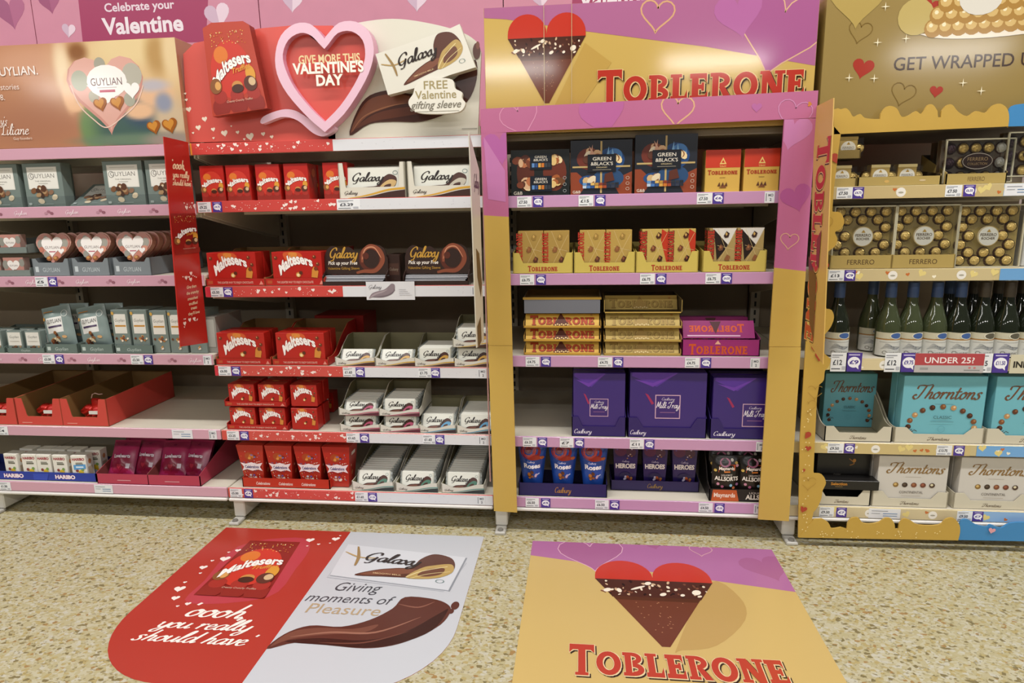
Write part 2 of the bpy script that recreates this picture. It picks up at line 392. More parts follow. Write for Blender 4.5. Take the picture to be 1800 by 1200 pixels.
CREAM = ink('d9d2c2', .4, name='cream_powder_coat', vary=.02)
BACKP = ink('9c8d78', .55, name='beige_back_panel', vary=.03)
DARK = ink('1c1a18', .5, name='dark_slot')
def price_mesh(kind, txt, w, h):
    k = ('price', kind, txt, w, h)
    if k in _T: return _T[k]
    p = Pr(front(0, -.001, 0), w, h); p.mb.box(0, w, -.001, 0, 0, h, {'W': 'e9ebee', 'N': '4a3590', 'T': 'dfe0e4', 'R': 'c93040', 'F': 'e3e4e8'}[kind])
    if kind == 'W':
        p.rect(.06, .84, .72, .89, '8a8d96'); p.rect(.06, .74, .5, .785, 'a5a7ae'); p.text(txt, .42, .36, .26, '3a3d48', wd=.56, bold=.02)
        p.rect(.06, .12, .6, .17, '55575f'); p.rect(.7, .1, .92, .28, 'b8bac2')
    elif kind == 'N':
        p.rect(.15, .86, .85, .92, 'cfc6ec'); p.ell(.5, .5, .4, .29, 'f4f3fa'); p.poly([(.55, .3), (.82, .12), (.78, .42)], 'f4f3fa')
        p.text(txt, .5, .41, .2, '4a3590', wd=.58, bold=.03)
    elif kind == 'T':
        p.rect(.12, .15, .2, .85, '777b86'); p.text('MO', .6, .58, .22, '555964', wd=.5, bold=.02); p.text('2', .6, .18, .24, '555964', bold=.02)
    elif kind == 'F':
        p.rect(.08, .74, .6, .8, '8a8d96'); p.rect(.45, .48, .9, .55, '5f86b0'); p.rect(.45, .25, .9, .31, '5f86b0'); p.rect(.08, .5, .36, .55, 'a5a7ae')
    _T[k] = p.mb.mesh('price_label', norm=False); return _T[k]
def price(shelf, px, py, kind, txt='', w=None, h=.034, dz=0, y=-.0066):
    w = w or {'W': .047, 'N': .033, 'T': .03, 'R': .02, 'F': .08}[kind]
    o = bpy.data.objects.new('price_label', price_mesh(kind, txt, w, h)); COL.objects.link(o); o.parent = shelf
    o.location = (ax(px, py, -.007), y, shelf['zb'] + .0015 + dz)

BAYS = {}
ZB = {0: [1.135, .892, .608, .328, .102], 1: [1.135, .892, .608, .328, .102], 2: [1.142, .852, .569, .327, .102], 3: [1.139, .888, .611, .325, .100], 4: [1.147, .895, .609, .325, .098]}
RAILC = {0: 'd0a0b2', 1: 'd0a0b2', 2: 'cc4a44', 3: 'c494ba', 4: 'c9b888'}
BL = {0: 'cream shelving bay at the far left edge, mostly out of view', 1: 'shelving bay with pink price rails left of the red bay', 2: 'shelving bay with half red, half white price rails',
      3: 'shelving bay with lilac price rails inside the pink and yellow frame', 4: 'shelving bay with gold price rails at the right'}
SH = {}
def shelf_obj(bay, X0, zb, rail, name='shelf', depth=.585, base=False):
    zt = zb + .037; mb = MB()
    mb.box(X0 + .003, X0 + .997, .004, depth, zt - .02, zt, CREAM, .002)
    mb.box(X0 + .003, X0 + .997, 0, .006, zb - (.0 if not base else .0), zt, CREAM)
    mb.box(X0 + .06, X0 + .94, .2, .26, zt - .045, zt - .02, CREAM); mb.box(X0 + .06, X0 + .94, depth - .05, depth, zt - .05, zt - .02, CREAM)
    if base: mb.box(X0 + .003, X0 + .997, -.012, .012, zb - .014, zb - .002, ink('d8d5cf', .35), .004)
    s = mb.build(name, bay); s['zb'] = zb
    for sx in (X0 + .004, X0 + .991):
        b = MB(); b.yz([(.03, zt - .02), (.03, zt - .045), (.2, zt - .075), (.5, zt - .125), (.585, zt - .135), (.585, zt - .02)], sx, sx + .005, CREAM); b.build('bracket', s)
    r = MB(); r.box(X0 + .002, X0 + .998, -.006, 0, zb, zt + .001, rail, .0015); r.build('price_rail', s)
    return s
for i in range(5):
    X0 = i - 2.; B = thing('shelving_bay', BL[i], 'shelving', (0, 0, 0), 'shelving bays along the wall'); BAYS[i] = B; SH[i] = []
    m = MB()
    z = .06
    m.box(X0 + .006, X0 + .994, YB, YB + .012, .06, 1.36, BACKP); m.build('back_panel', B)
    m = MB(); m.box(X0 + .001, X0 + .037, YB - .03, YB - .001, .09, 1.41, ink('bfb7a6', .45)); 
    for k in range(40): m.box(X0 + .015, X0 + .023, YB - .0305, YB - .029, .1 + k * .035, .12 + k * .035, DARK)
    m.build('upright', B)
    ft = MB(); ft.box(X0 + .001, X0 + .045, .02, .6, .012, .088, ink('e0ddd5', .35), .004); ft.box(X0 + .004, X0 + .042, -.03, .03, 0, .012, ink('b9b6af', .4), .003)
    ft.lathe([(0, .018), (.009, .018), (.011, .012)], 10, ink('77746e', .4), (X0 + .023, -.014, 0)); ft.build('foot', B)
    rail = ink(RAILC[i], .25, coat=.4)
    for k, zb in enumerate(ZB[i]): SH[i].append(shelf_obj(B, X0, zb, rail, base=(k == 4)))
    if i < 3: SH[i].append(shelf_obj(B, X0, 1.332, rail, 'canopy_shelf', .5))
    if i == 2:
        for xe in (.0025, .9915): m = MB(); m.box(xe, xe + .006, -.0085, .004, 1.331, 1.37, ink('d98a2c', .3), .002); m.build('end_cap', SH[2][5])
    if i >= 3:
        m = MB(); m.box(X0 + .003, X0 + .997, .03, .5, 1.35, 1.3695, ink('7a7060', .5)); m.build('canopy_shelf', B)
B = thing('shelving_bay', 'end of the shelving beyond the gold bay, mostly out of view', 'shelving', group='shelving bays along the wall')
m = MB(); m.box(3.002, 3.038, YB - .03, YB - .001, .09, 1.41, ink('bfb7a6', .45)); m.build('upright', B)
ft = MB(); ft.box(3.002, 3.046, .02, .6, .012, .088, ink('e0ddd5', .35), .004); ft.build('foot', B)
ZT = {i: [z + .0375 for z in ZB[i]] for i in ZB}

# rail prints (one print per rail, on its face)
def rail_print(i, k):
    s = SH[i][k]; return Pr(lambda x, y, d: Vector((x, -.0062 - d, y)), 1, 1, rough=.25)
rr = random.Random(3)
for k in range(6):
    s = SH[2][k]; zb = s['zb']; p = rail_print(2, k)
    p.rect(.498, zb + .0005, .997, zb + .0365, 'dcdde2')
    for j in range(64):
        x = .02 + rr.random() * .47; z = zb + .006 + rr.random() * .026
        if j % 4 == 0: p.heart(x, z, .008 + rr.random() * .006, 'f6e3dc', rot=rr.uniform(-.5, .5))
        else: p.ell(x, z, .0012, .0012, 'f3d9cf', 7)
        p.d = .0004
    for j in range(12): p.ell(.52 + rr.random() * .46, zb + .005 + rr.random() * .027, .002, .0012, 'c8c9d0', 6); p.d = .0004
    p.build('rail_print', s)
    s = SH[1][k]; zb = s['zb']; p = rail_print(1, k)
    if k < 3:
        for j in range(10):
            x = -.95 + j * .098
            if j % 2: p.script('Guylian', x, zb + .012, .013, 'f3dfe8', wd=.05)
            else:
                for q in range(3): p.ell(x + q * .011, zb + .015 + (q == 1) * .006, .007, .005, ('b98a9a', 'a56f80', '93606f')[q], 8)
            p.d = .0004
        p.build('rail_print', s)
    if k < 5:
        s = SH[4][k]; zb = s['zb']; p = rail_print(4, k); p.rect(2.003, zb + .0005, 2.56, zb + .0365, ('c6b180', 'c9b88c', 'd8c9a0', 'cdb880', 'cfc09a')[k])
        p.rect(2.56 + .02 * (k % 2), zb + .0005, 2.997, zb + .0365, ('a8c4dc', '6fa3d4', 'c9b88c', '74a9dc', '8fb4dc')[k])
        for j in range(14):
            x = 2.1 + rr.random() * .6; z = zb + .008 + rr.random() * .02; c = ('c4703a', 'e2cf86', 'f2ead2')[j % 3]
            p.heart(x, z, .012 + .012 * (j % 3 == 1), c, rot=rr.uniform(-.6, .6)); p.d = .0005
        for x in (2.27, 2.47): p.ell(x, zb + .018, .014, .014, 'ece8e0', 14); p.ell(x, zb + .017, .008, .003, 'a9a595', 8)
        p.build('rail_print', s)

def prices(bay, k, lst):
    for e in lst: price(SH[bay][k], *e)
prices(1, 1, [(62, 492, 'W', '£5'), (85, 492, 'N', '£4')])
prices(1, 2, [(75, 628, 'W', '£3.50'), (97, 628, 'N', '£3'), (230, 629, 'W', '£2.50'), (253, 629, 'N', '£2.25'), (357, 629, 'T')])
prices(1, 3, [(-6, 756, 'W', '£4'), (302, 758, 'F', '', .08), (367, 760, 'T')])
prices(1, 4, [(-2, 846, 'W', '£1.50'), (165, 852, 'F', '', .075)])
prices(2, 0, [(348, 365, 'W', '£9.25'), (374, 364, 'N', '£4.75'), (592, 358, 'W', '£3.29', .08)])
prices(2, 1, [(361, 512, 'R'), (370, 512, 'W', '£5.50'), (393, 512, 'N', '£4.75'), (829, 512, 'T')])
prices(2, 2, [(378, 650, 'R', '', .01), (384, 650, 'W', '£6.00'), (407, 650, 'N', '£4.50'), (603, 653, 'W', '£1.65'), (625, 654, 'N', '£1.25'), (735, 656, 'W', '£1.75'), (757, 657, 'N', '£1.25'), (840, 658, 'T')])
prices(2, 3, [(399, 764, 'W', '£3.25'), (422, 765, 'N', '£2.75'), (609, 769, 'W', '£1.65'), (633, 770, 'N', '£1.25'), (743, 772, 'W', '£1.65'), (765, 773, 'N', '£1.25'), (841, 775, 'T')])
prices(2, 4, [(404, 862, 'W', '£5.00'), (429, 863, 'N', '£4'), (624, 870, 'W', '£1.65'), (647, 870, 'N', '£1.25'), (838, 876, 'T')])
prices(3, 0, [(909, 355, 'W', '£7.50'), (937, 355, 'N', '£5.75'), (1017, 353, 'W', '£15'), (1046, 353, 'N', '£12.50'), (1225, 349, 'W', '£7.50'), (1253, 349, 'N', '£6'), (1344, 346, 'T')])
prices(3, 1, [(914, 490, 'W', '£6.75'), (942, 490, 'N', '£4.50'), (1125, 489, 'W', '£6.75'), (1153, 489, 'N', '£4.50'), (1240, 489, 'W', '£6.75'), (1268, 489, 'N', '£4.50')])
prices(3, 2, [(924, 636, 'W', '£4.75'), (951, 636, 'N', '£3.95'), (1051, 636, 'W', '£4.75'), (1078, 636, 'N', '£3.95'), (1204, 636, 'W', '£4.75'), (1232, 636, 'N', '£3.95'), (1319, 636, 'T')])
prices(3, 3, [(919, 776, 'W', '£6.25'), (945, 776, 'N', '£4.50'), (984, 777, 'W', '£7'), (1010, 778, 'N', '£4.50'), (1107, 780, 'W', '£11'), (1133, 781, 'N', '£7.50'), (1329, 786, 'T')])
prices(3, 4, [(924, 885, 'W', '£6.50'), (951, 885, 'N', '£5'), (1046, 888, 'W', '£6.50'), (1072, 889, 'N', '£5'), (1228, 893, 'W', '£4.50'), (1256, 894, 'N', '£3.50'), (1325, 896, 'T')])
prices(4, 0, [(1470, 344, 'W', '£7.50'), (1498, 344, 'N', '£4.75'), (1661, 340, 'W', '£7.50'), (1693, 340, 'N', '£6.50'), (1765, 337, 'F')])
prices(4, 1, [(1456, 486, 'W', '£13'), (1484, 486, 'N', '£9')])
prices(4, 3, [(1455, 787, 'W', '£9.50', .05), (1484, 787, 'N', '£7'), (1646, 792, 'W', '£13.75'), (1676, 793, 'N', '£9')])
prices(4, 4, [(1440, 900, 'W', '£9.50'), (1470, 900, 'N', '£7'), (1527, 902, 'F', '', .1), (1682, 908, 'W', '£9.50'), (1709, 909, 'N', '£7')])
for (a, b, pw, pn) in ((1460, 1487, '£12', '£9'), (1555, 1583, '£12', '£9.75'), (1715, 1744, '£15', '£11.50')):
    price(SH[4][2], a, 635, 'W', pw, .05, .062, -.006, -.0075); price(SH[4][2], b, 635, 'N', pn, .048, .062, -.006, -.0075)

# ------------------------------------------------------------------ pink banner panels on the wall above the shelving
YW = .588
def banner(X0, X1, label):
    m = MB(); m.box(X0 + .002, X1 - .002, YW, YW + .012, 1.42, 2.5, ink('cf8aa0', .45, name='pink_banner', vary=.05)); o = m.build('banner_panel')
    lab(o, label, 'banner', 'pink banner panels'); return o, Pr(lambda x, y, d: Vector((x, YW - d, y)), 1, 1, rough=.45)
def Wp(px, py): q = at(px, py, YW); return (q.x, q.z)
def paper_heart(p, px, py, s, rot, a='e9d3e0', b='d0b4c8'):
    x, z = Wp(px, py); H = heart_pts(); c, sn = math.cos(rot), math.sin(rot)
    tr = lambda P: [(x + (u * c - v * sn) * s, z + (u * sn + v * c) * s) for u, v in P]
    p.mpoly(tr([q for q in H if q[0] >= -1e-6]), a); p.mpoly(tr([q for q in H if q[0] <= 1e-6]), b)
def magenta(p, pts): p.poly([Wp(*q) for q in pts], 'a3335f')
o, p = banner(-2, -1, 'pink banner panel at the far left top'); paper_heart(p, 20, 25, .14, .1, 'b06488', 'a0567c'); p.build('banner_print', o)
o, p = banner(-1, 0, 'pink banner with white lettering about celebrating')
magenta(p, [(125, -120), (372, -120), (362, 74), (146, 78)])
paper_heart(p, 88, 5, .10, .1, 'a8587f', '9c4c74')
x, z = Wp(245, 14); p.text('Celebrate your', x, z - .008, .032, 'ead9e3', wd=.31, bold=.022, rot=.0)
x, z = Wp(252, 57); p.text('Valentine', x, z, .062, 'f0e6ec', wd=.36, bold=.03)
paper_heart(p, 121, 55, .062, -.15); p.build('banner_print', o)
o, p = banner(0, 1, 'pink banner panel with folded paper hearts above the red bay')
paper_heart(p, 383, 30, .11, .15); paper_heart(p, 514, 5, .085, -.1); paper_heart(p, 733, 3, .085, -.05); p.build('banner_print', o)
o, p = banner(1, 2, 'pink banner panel cut off behind the yellow and pink header')
magenta(p, [(1015, -120), (1180, -120), (1172, 8), (1005, 14)])
x, z = Wp(1090, 12); p.text('Valentine', x, z, .062, 'f0e6ec', wd=.32, bold=.03); paper_heart(p, 951, 0, .07, .1); p.build('banner_print', o)
o, p = banner(2, 3.1, 'pink banner panel behind the gold header'); p.build('banner_print', o) if p.mb.v else None
# ================================================================== headers on the canopy shelves
HZ = 1.371
def vp(Y): return Pr(lambda x, y, d: Vector((x, Y - d, y)), 1, 1, rough=.22)
def H(px, py, Y=0.): q = at(px, py, Y); return (q.x, q.z)
def HP(pts, Y=0.): return [H(*q, Y) for q in pts]
def swoosh(p, P, cols=('5d3427', '7d4a38', '3f211a')):
    """chocolate wave: P maps unit coords (0..1, 0..1) to print units"""
    a = crom([(0, .0), (.12, .34), (.35, .5), (.6, .62), (.8, .9), (.86, 1.0), (.97, .98), (1.0, .8), (.97, .55), (.85, .3), (.6, .1), (.35, .06), (.15, .08)], 5, True)
    p.poly([P(*q) for q in a], cols[0])
    b = crom([(.02, .03), (.2, .32), (.5, .5), (.72, .62), (.55, .42), (.3, .27)], 5, True); p.poly([P(*q) for q in b], cols[1])
    c = crom([(.1, .1), (.4, .16), (.7, .26), (.93, .5), (.96, .7), (.99, .55), (.85, .28), (.6, .1), (.35, .06)], 5, True); p.poly([P(*q) for q in c], cols[2])
# ---- bay 1 header box
h1 = thing('header_box', 'terracotta header box with a heart-shaped gift box held in hands', 'display header', (-.505, .0, HZ))
m = MB(); m.box(-.997 + .505, -.012 + .505, 0, .34, 0, 1.703 - HZ, ink('b98767', .22, coat=.3), .001); m.build('box', h1)
p = Pr(lambda x, y, d: Vector((x + .505, -d, y - HZ)), 1, 1, rough=.12)
def blur_picture(name, parent, x0, x1, z0, z1, nx, nz, base, blobs, loc):
    """a soft-focus printed photograph: small cells, each with its own ink"""
    me = bpy.data.meshes.new(name); V = []; Fc = []; C = []
    hexc = lambda h: [int(h[i:i + 2], 16) for i in (0, 2, 4)]
    for j in range(nz + 1):
        for i in range(nx + 1):
            x, z = x0 + (x1 - x0) * i / nx, z0 + (z1 - z0) * j / nz; V.append((x + loc[0], loc[1], z + loc[2])); c = hexc(base)
            for (bx, bz, rx, rz, hx, soft) in blobs:
                d = math.hypot((x - bx) / rx, (z - bz) / rz); t = min(1, max(0, (1 + soft - d) / (2 * soft))); t = t * t * (3 - 2 * t); h = hexc(hx); c = [a + (b - a) * t for a, b in zip(c, h)]
            C.append((*[lin(v) for v in c], 1))
    for j in range(nz):
        for i in range(nx): k = j * (nx + 1) + i; Fc.append((k, k + 1, k + nx + 2, k + nx + 1))
    me.from_pydata(V, [], Fc); at_ = me.color_attributes.new('ink', 'FLOAT_COLOR', 'POINT')
    for k, c in enumerate(C): at_.data[k].color = c
    mt = bpy.data.materials.new(name + '_ink'); mt.use_nodes = True; b = mt.node_tree.nodes['Principled BSDF']; b.inputs['Roughness'].default_value = .12
    a = mt.node_tree.nodes.new('ShaderNodeVertexColor'); a.layer_name = 'ink'; mt.node_tree.links.new(a.outputs['Color'], b.inputs['Base Color']); me.materials.append(mt)
    o = bpy.data.objects.new(name, me); COL.objects.link(o); o.parent = parent; return o
B_ = []
for (px, py, rx, ry, hx, sf) in ((-40, 170, 200, 200, 'b5805f', .6), (60, 110, 90, 30, 'c9977a', .7), (60, 220, 110, 40, 'a8745a', .8), (235, 120, 120, 90, 'd9b98c', .45), (225, 85, 60, 28, 'e0c898', .5), (135, 92, 16, 16, '8a5a34', .6), (108, 115, 12, 36, 'ead3b0', .7), (275, 95, 18, 34, 'b8935f', .6), (302, 95, 16, 40, 'e0c79c', .6), (165, 225, 24, 40, '6f8a5c', .35), (230, 220, 60, 45, '48605a', .35), (250, 195, 30, 25, '3f5068', .6), (300, 210, 30, 40, 'c9b294', .5), (240, 245, 90, 10, '6a7f6a', .6), (300, 245, 40, 12, '9a8a80', .6), (122, 165, 12, 32, 'e2b48c', .35), (135, 188, 12, 8, 'e2b48c', .4), (270, 165, 32, 22, 'dfb490', .35), (245, 195, 26, 14, 'e0b590', .35), (268, 150, 26, 10, 'b9b2b8', .6), (288, 180, 14, 16, '8f93a5', .5)):
    x, z = H(px, py); B_.append((x, z, rx * .0021, ry * .0019, hx, sf))
blur_picture('printed_photograph', h1, -.996, -.0125, HZ + .001, 1.7025, 130, 46, 'ba8563', B_, (.505, -.0002, -HZ))
P = lambda *a: p.poly(HP(a[:-1]), a[-1])
def heart_on(p, px, py, s, c, Y=0., rot=0, line=0): x, z = H(px, py, Y); p.heart(x, z, s, c, rot, line)
heart_on(p, 188, 170, .275, 'c98f83'); heart_on(p, 188, 166, .262, 'd9a79a')
for (a, b, r1, c) in ((140, 142, .03, 'a9ab98'), (232, 132, .035, 'b5b0a2'), (175, 113, .02, 'a39f90'), (228, 175, .02, 'a6a595'), (165, 170, .018, 'b0aa9a')): p.ell(*H(a, b), r1, r1 * 1.1, c)
p.stroke([H(124, 150), H(140, 185), H(165, 210), H(188, 224), H(215, 206), H(240, 182), H(252, 150)], .004, 'e4c3b4')
p.ell(*H(188, 143), .072, .052, 'f2ece8'); P((152, 150), (224, 150), (190, 182), 'f2ece8')
x, z = H(188, 150); p.text('GUYLIAN', x, z, .024, '6b4a4a', wd=.112, bold=.0); p.rect(x - .028, z - .022, x + .028, z - .014, 'b5485f'); p.rect(x - .035, z - .008, x + .035, z - .006, 'b7a9a6')
heart_on(p, 232, 160, .058, 'f1efec'); 
for a, b, s in ((178, 185, .05), (208, 183, .052), (272, 225, .05), (300, 222, .055)):
    heart_on(p, a, b, s, '9c5a24', rot=.2); heart_on(p, a - 2, b - 2, s * .7, 'c98a3c', rot=.2)
x, z = H(68, 131); p.text('GUYLIAN.', x, z, .028, 'efe6e0', wd=.17, bold=.008, al='r')
x, z = H(35, 157); p.text('love stories', x, z, .018, 'e9d9d0', al='r', bold=0); x, z = H(10, 176); p.text('in 1958.', x, z, .018, 'e9d9d0', al='r', bold=0)
x, z = H(14, 218); p.script("y's", x, z, .024, 'f0e4dc', al='r', wt=.1); x, z = H(52, 236); p.script('Liliane', x, z, .034, 'f0e4dc', al='r', wt=.1); x, z = H(58, 245); p.text('Guy founders', x, z, .009, 'e2cdbf', al='r', bold=0)
p.build('printed_front', h1)

# ---- bay 2 header: red and cream boards with raised pieces
h2 = thing('header_display', 'red and cream header board with raised heart ring, box and bar', 'display header', (.5, .02, HZ))
def rel(pts): return [(x - .5, z - HZ) for x, z in pts]
m = MB(); red = rel(HP([(330, 250), (322, 95), (341, 76), (455, 50), (510, 45), (585, 45), (590, 248)], .02)); red = [(x, max(z, 0)) for x, z in red]
m.xz(red, 0, .012, ink('d2564c', .25)); m.build('red_board', h2)
m = MB(); m.xz(rel(HP(crom([(571, 226), (505, 160), (490, 100), (520, 50), (570, 78), (620, 46), (650, 90), (632, 155)], 4, True), -.005)), -.025, -.001, ink('d2564c', .25)); m.build('heart_field', h2)
whp = [(x, max(z, 0)) for x, z in rel(HP([(578, 250)] + crom([(575, 60), (620, 42), (690, 33), (760, 42), (815, 58), (840, 75)], 5) + [(846, 92), (840, 240)], .02))]
m = MB(); m.xz(whp, 0.0, .011, ink('d9d5c6', .25)); m.build('cream_board', h2)
m = MB(); m.box(-.48, .48, .012, .2, 0, .03, ink('d8d3c4', .4)); m.xz([(-.47, 0), (.47, 0), (.44, .2), (-.42, .2)], .012, .02, ink('cfc8b8', .5)); m.build('backing', h2)
p = Pr(lambda x, y, d: Vector((x - .5, -d, y - HZ)), 1, 1, rough=.22)
for a, b, s in ((332, 193, 9), (360, 210, 9), (349, 225, 9), (375, 228, 7), (395, 235, 11), (418, 233, 6), (440, 241, 13), (463, 236, 7), (478, 241, 6), (326, 165, 4), (328, 176, 5), (407, 222, 3), (340, 234, 4), (430, 245, 4), (376, 243, 4)):
    heart_on(p, a, b, s * .0021, 'f2e2cf', .02, rot=.15)
p.poly(HP(crom([(615, 238), (628, 195), (650, 168), (690, 158), (720, 165), (770, 160), (815, 125), (836, 105), (838, 140), (822, 178), (785, 200), (740, 214), (690, 214), (650, 218)], 4, True), .02), '4a2a22')
p.poly(HP(crom([(617, 234), (632, 196), (655, 172), (700, 165), (725, 175), (680, 190), (645, 205)], 4, True), .02), '7b4a36')
p.poly(HP(crom([(622, 228), (660, 200), (720, 188), (760, 195), (700, 206), (655, 214)], 4, True), .02), '65392a')
p.stroke(HP([(620, 230), (640, 205), (680, 188), (722, 180)], .02), .004, 'a06b4c', taper=.8)
p.ell(*H(838, 90, .02), .012, .024, '5a342a'); p.ell(*H(840, 80, .02), .006, .012, '7a4a3a')
p.rect(*H(812, 227, .02), *[v + q for v, q in zip(H(812, 227, .02), (.05, .002))], '8d8a80')
HY = -.045
p.build('printed_front', h2)
p = Pr(lambda x, y, d: Vector((x - .5, HY - .02 + .0145 - d, y - HZ)), 1, 1, rough=.3)
x, z = H(576, 108, HY); p.text('GIVE MORE THIS', x, z, .024, 'e9cfa0', wd=.2, bold=.02, out=('b5833f', .012))
x, z = H(574, 126, HY); p.text("VALENTINE'S", x, z, .031, 'f7efe6', wd=.232, bold=.035, out=('b08a5a', .014))
x, z = H(577, 148, HY); p.text('DAY', x, z, .031, 'f7efe6', wd=.088, bold=.035, out=('b08a5a', .014))
p.build('raised_lettering', h2)
# heart ring
oc = [(571, 232), (540, 205), (505, 165), (487, 130), (484, 95), (494, 62), (518, 42), (545, 42), (566, 62), (570, 68), (576, 60), (596, 40), (625, 38), (648, 55), (657, 85), (652, 118), (635, 155), (605, 200)]
ic = [(571, 214), (546, 190), (518, 155), (502, 122), (497, 95), (507, 70), (527, 58), (546, 62), (563, 79), (570, 86), (577, 78), (594, 58), (618, 55), (637, 70), (642, 95), (637, 118), (622, 150), (598, 186)]
def ringm(o, i, y0, y1, mat, side):
    o = rel(HP(o, -.03)); i = rel(HP(i, -.03)); n = len(o); m = MB()
    for P in (y0, y1): m.raw([(x, P, z) for x, z in o + i], [(k, (k + 1) % n, n + (k + 1) % n, n + k) for k in range(n)], mat)
    for C in (o, i): m.raw([(x, y, z) for y in (y0, y1) for x, z in C], [(k, (k + 1) % n, n + (k + 1) % n, n + k) for k in range(n)], side)
    return m
ocs = [crom(oc[:10], 3)[:-1] + crom(oc[9:] + [oc[0]], 3)[:-1]][0]; ics = [crom(ic[:10], 3)[:-1] + crom(ic[9:] + [ic[0]], 3)[:-1]][0]
ringm(ocs, ics, -.05, -.002, ink('e6bed0', .3), ink('d99bb4', .35)).build('heart_ring', h2)
m = MB(); wv = crom([(455, 212), (480, 200), (505, 195), (530, 206), (552, 226), (571, 232)], 4); wl = crom([(450, 198), (475, 192), (508, 190), (540, 198), (560, 215), (575, 222)], 4)
m.xz(rel(HP(crom([(455, 216), (458, 203), (490, 191), (515, 193), (545, 210), (575, 214), (585, 226), (565, 238), (545, 232), (518, 210), (490, 204)], 4, True), -.03)), -.03, -.003, ink('e6bed0', .3)); m.build('ribbon_tail', h2)
# raised truffle box plank
def plank(parent, name, corners, Y, t, mat, side=None):
    m = MB(); m.xz(rel(HP(corners, Y)), Y - .02, Y - .02 + t, mat, side); return m.build(name, parent)
YP = -.035
tp = plank(h2, 'box_cutout', [(356, 50), (371, 40), (427, 37), (438, 44), (470, 190), (374, 205)], YP, .033, ink('b5402c', .25), ink('8e2f22', .4))
def quadmap(c, Y, off=(.5, .02, HZ)):
    a, b, cc, d = [Vector((*H(*q, Y),)) for q in c]      # bottom-left, bottom-right, top-right, top-left
    def f(x, y, dd):
        q = (a * (1 - x) + b * x) * (1 - y) + (d * (1 - x) + cc * x) * y
        return Vector((q.x - off[0], Y - off[1] - dd, q.y - off[2]))
    return f
def d_truffle(p, big=True):
    p.ell(.48, .5, .44, .34, 'c93a2c', 24); p.ell(.3, .68, .16, .1, 'd9772f')
    for i in range(3): p.ell(.18 + i * .33, .08, .17, .12, '8f2a22', 16); p.ell(.18 + i * .33, .2, .13, .08, 'a5332a', 16)
    if big:
        r_ = random.Random(5)
        for i in range(46): p.ell(.12 + r_.random() * .8, .78 + r_.random() * .16, .012, .007, ('e8b04c', 'f0d49a', 'c9722c')[i % 3], 7); p.d -= p.eps * .9
    p.text('Maltesers', .5, .46, .13, 'f6f1ec', wd=.9, bold=.035, sh=.12, rot=.3, warp=lambda t: (.75 * math.sin(t * PI) - .35, .95 + .15 * math.sin(t * PI)), out=('6b1f1c', .018))
    p.ell(.86, .42, .1, .1, 'd99a3a'); p.ell(.12, .33, .12, .09, '8a5630'); p.ell(.16, .33, .06, .05, 'd9a05a')
    p.ell(.55, .3, .11, .06, 'c98c4a'); p.ell(.55, .27, .12, .05, '4b2a20'); p.ell(.82, .31, .13, .09, '5b3226'); p.ell(.86, .33, .07, .05, 'd3b58c')
    if big: p.text('Truffles', .7, .47, .06, 'e09a40', wd=.4, bold=.02, sh=.3, rot=.12); p.text('Creamy Crunchy Truffles', .55, .12, .025, 'e3bfa8', wd=.5, bold=0, sh=.2)
p = Pr(quadmap([(375, 203), (468, 189), (430, 41), (360, 50)], YP, (.5, .02, HZ)), 1, 1, rough=.25, eps=.00009); p.clip = [(0, 0), (1, 0), (1, 1), (0, 1)]; d_truffle(p); p.build('cutout_print', tp)
# raised bar plank
gp = plank(h2, 'bar_cutout', [(660, 95), (700, 82), (780, 55), (808, 42), (836, 118), (790, 132), (728, 155), (682, 167)], YP, .033, ink('e0dcd0', .25), ink('c9c4b4', .4))
def d_galaxy_big(p):
    sw = crom([(.2, .08), (.35, .3), (.5, .42), (.62, .5), (.66, .78), (.75, .98), (.9, .9), (.96, .6), (.9, .38), (.7, .22), (.45, .14)], 5, True); p.poly(sw, '5b3529')
    p.poly(crom([(.24, .12), (.42, .34), (.6, .44), (.72, .4), (.5, .22)], 5, True), '7d4d3a')
    p.poly(crom([(.62, .2), (.7, .5), (.78, .62), (.92, .72), (.96, .5), (.88, .3), (.74, .2)], 5, True), 'b89a5c'); p.poly(crom([(.7, .3), (.76, .5), (.88, .58), (.88, .4), (.78, .28)], 5, True), '6d4432')
    p.stroke([(.62, .2), (.72, .42), (.9, .64)], .012, 'e0cf9c'); p.stroke([(.66, .18), (.78, .36), (.94, .5)], .01, 'd9c68c')
    p.stroke([(.02, .74), (.16, .62), (.32, .66)], .028, 'b99a64', taper=.5); p.stroke([(.1, .95), (.15, .62), (.16, .35)], .028, '9c7f52', taper=.5)
    p.script('Galaxy', .43, .55, .27, '2a1d1a', wd=.46, wt=.16, wmin=.05); p.text('SMOOTH MILK', .46, .2, .035, 'd9b98c', wd=.24, bold=.01, rot=.12)
    p.ring(.9, .2, .035, .05, .006, '5c7a78')
p = Pr(quadmap([(682, 165), (833, 116), (806, 45), (662, 96)], YP, (.5, .02, HZ)), 1, 1, rough=.25); d_galaxy_big(p); p.build('cutout_print', gp)
cl = crom([(722, 190), (718, 178), (726, 165), (730, 152), (742, 140), (770, 137), (795, 140), (800, 155), (812, 162), (812, 172), (818, 182), (810, 195), (790, 199), (760, 200), (735, 198)], 4, True)
cp = plank(h2, 'slogan_plaque', cl, -.05, .02, ink('e6e2d6', .3), ink('c9c4b4', .4))
p = Pr(lambda x, y, d: Vector((x - .5, -.07 - d, y - HZ)), 1, 1)
for t, px, py, hh, wdt, f in (('FREE', 766, 156, .024, .075, 0), ('Valentine', 766, 173, .024, .13, 0), ('gifting sleeve', 766, 190, .022, .162, 1)):
    x, z = H(px, py, -.05); p.text(t, x, z, hh, 'a39468' if f == 0 else '7d776a', wd=wdt, bold=.01, sh=.35 * f)
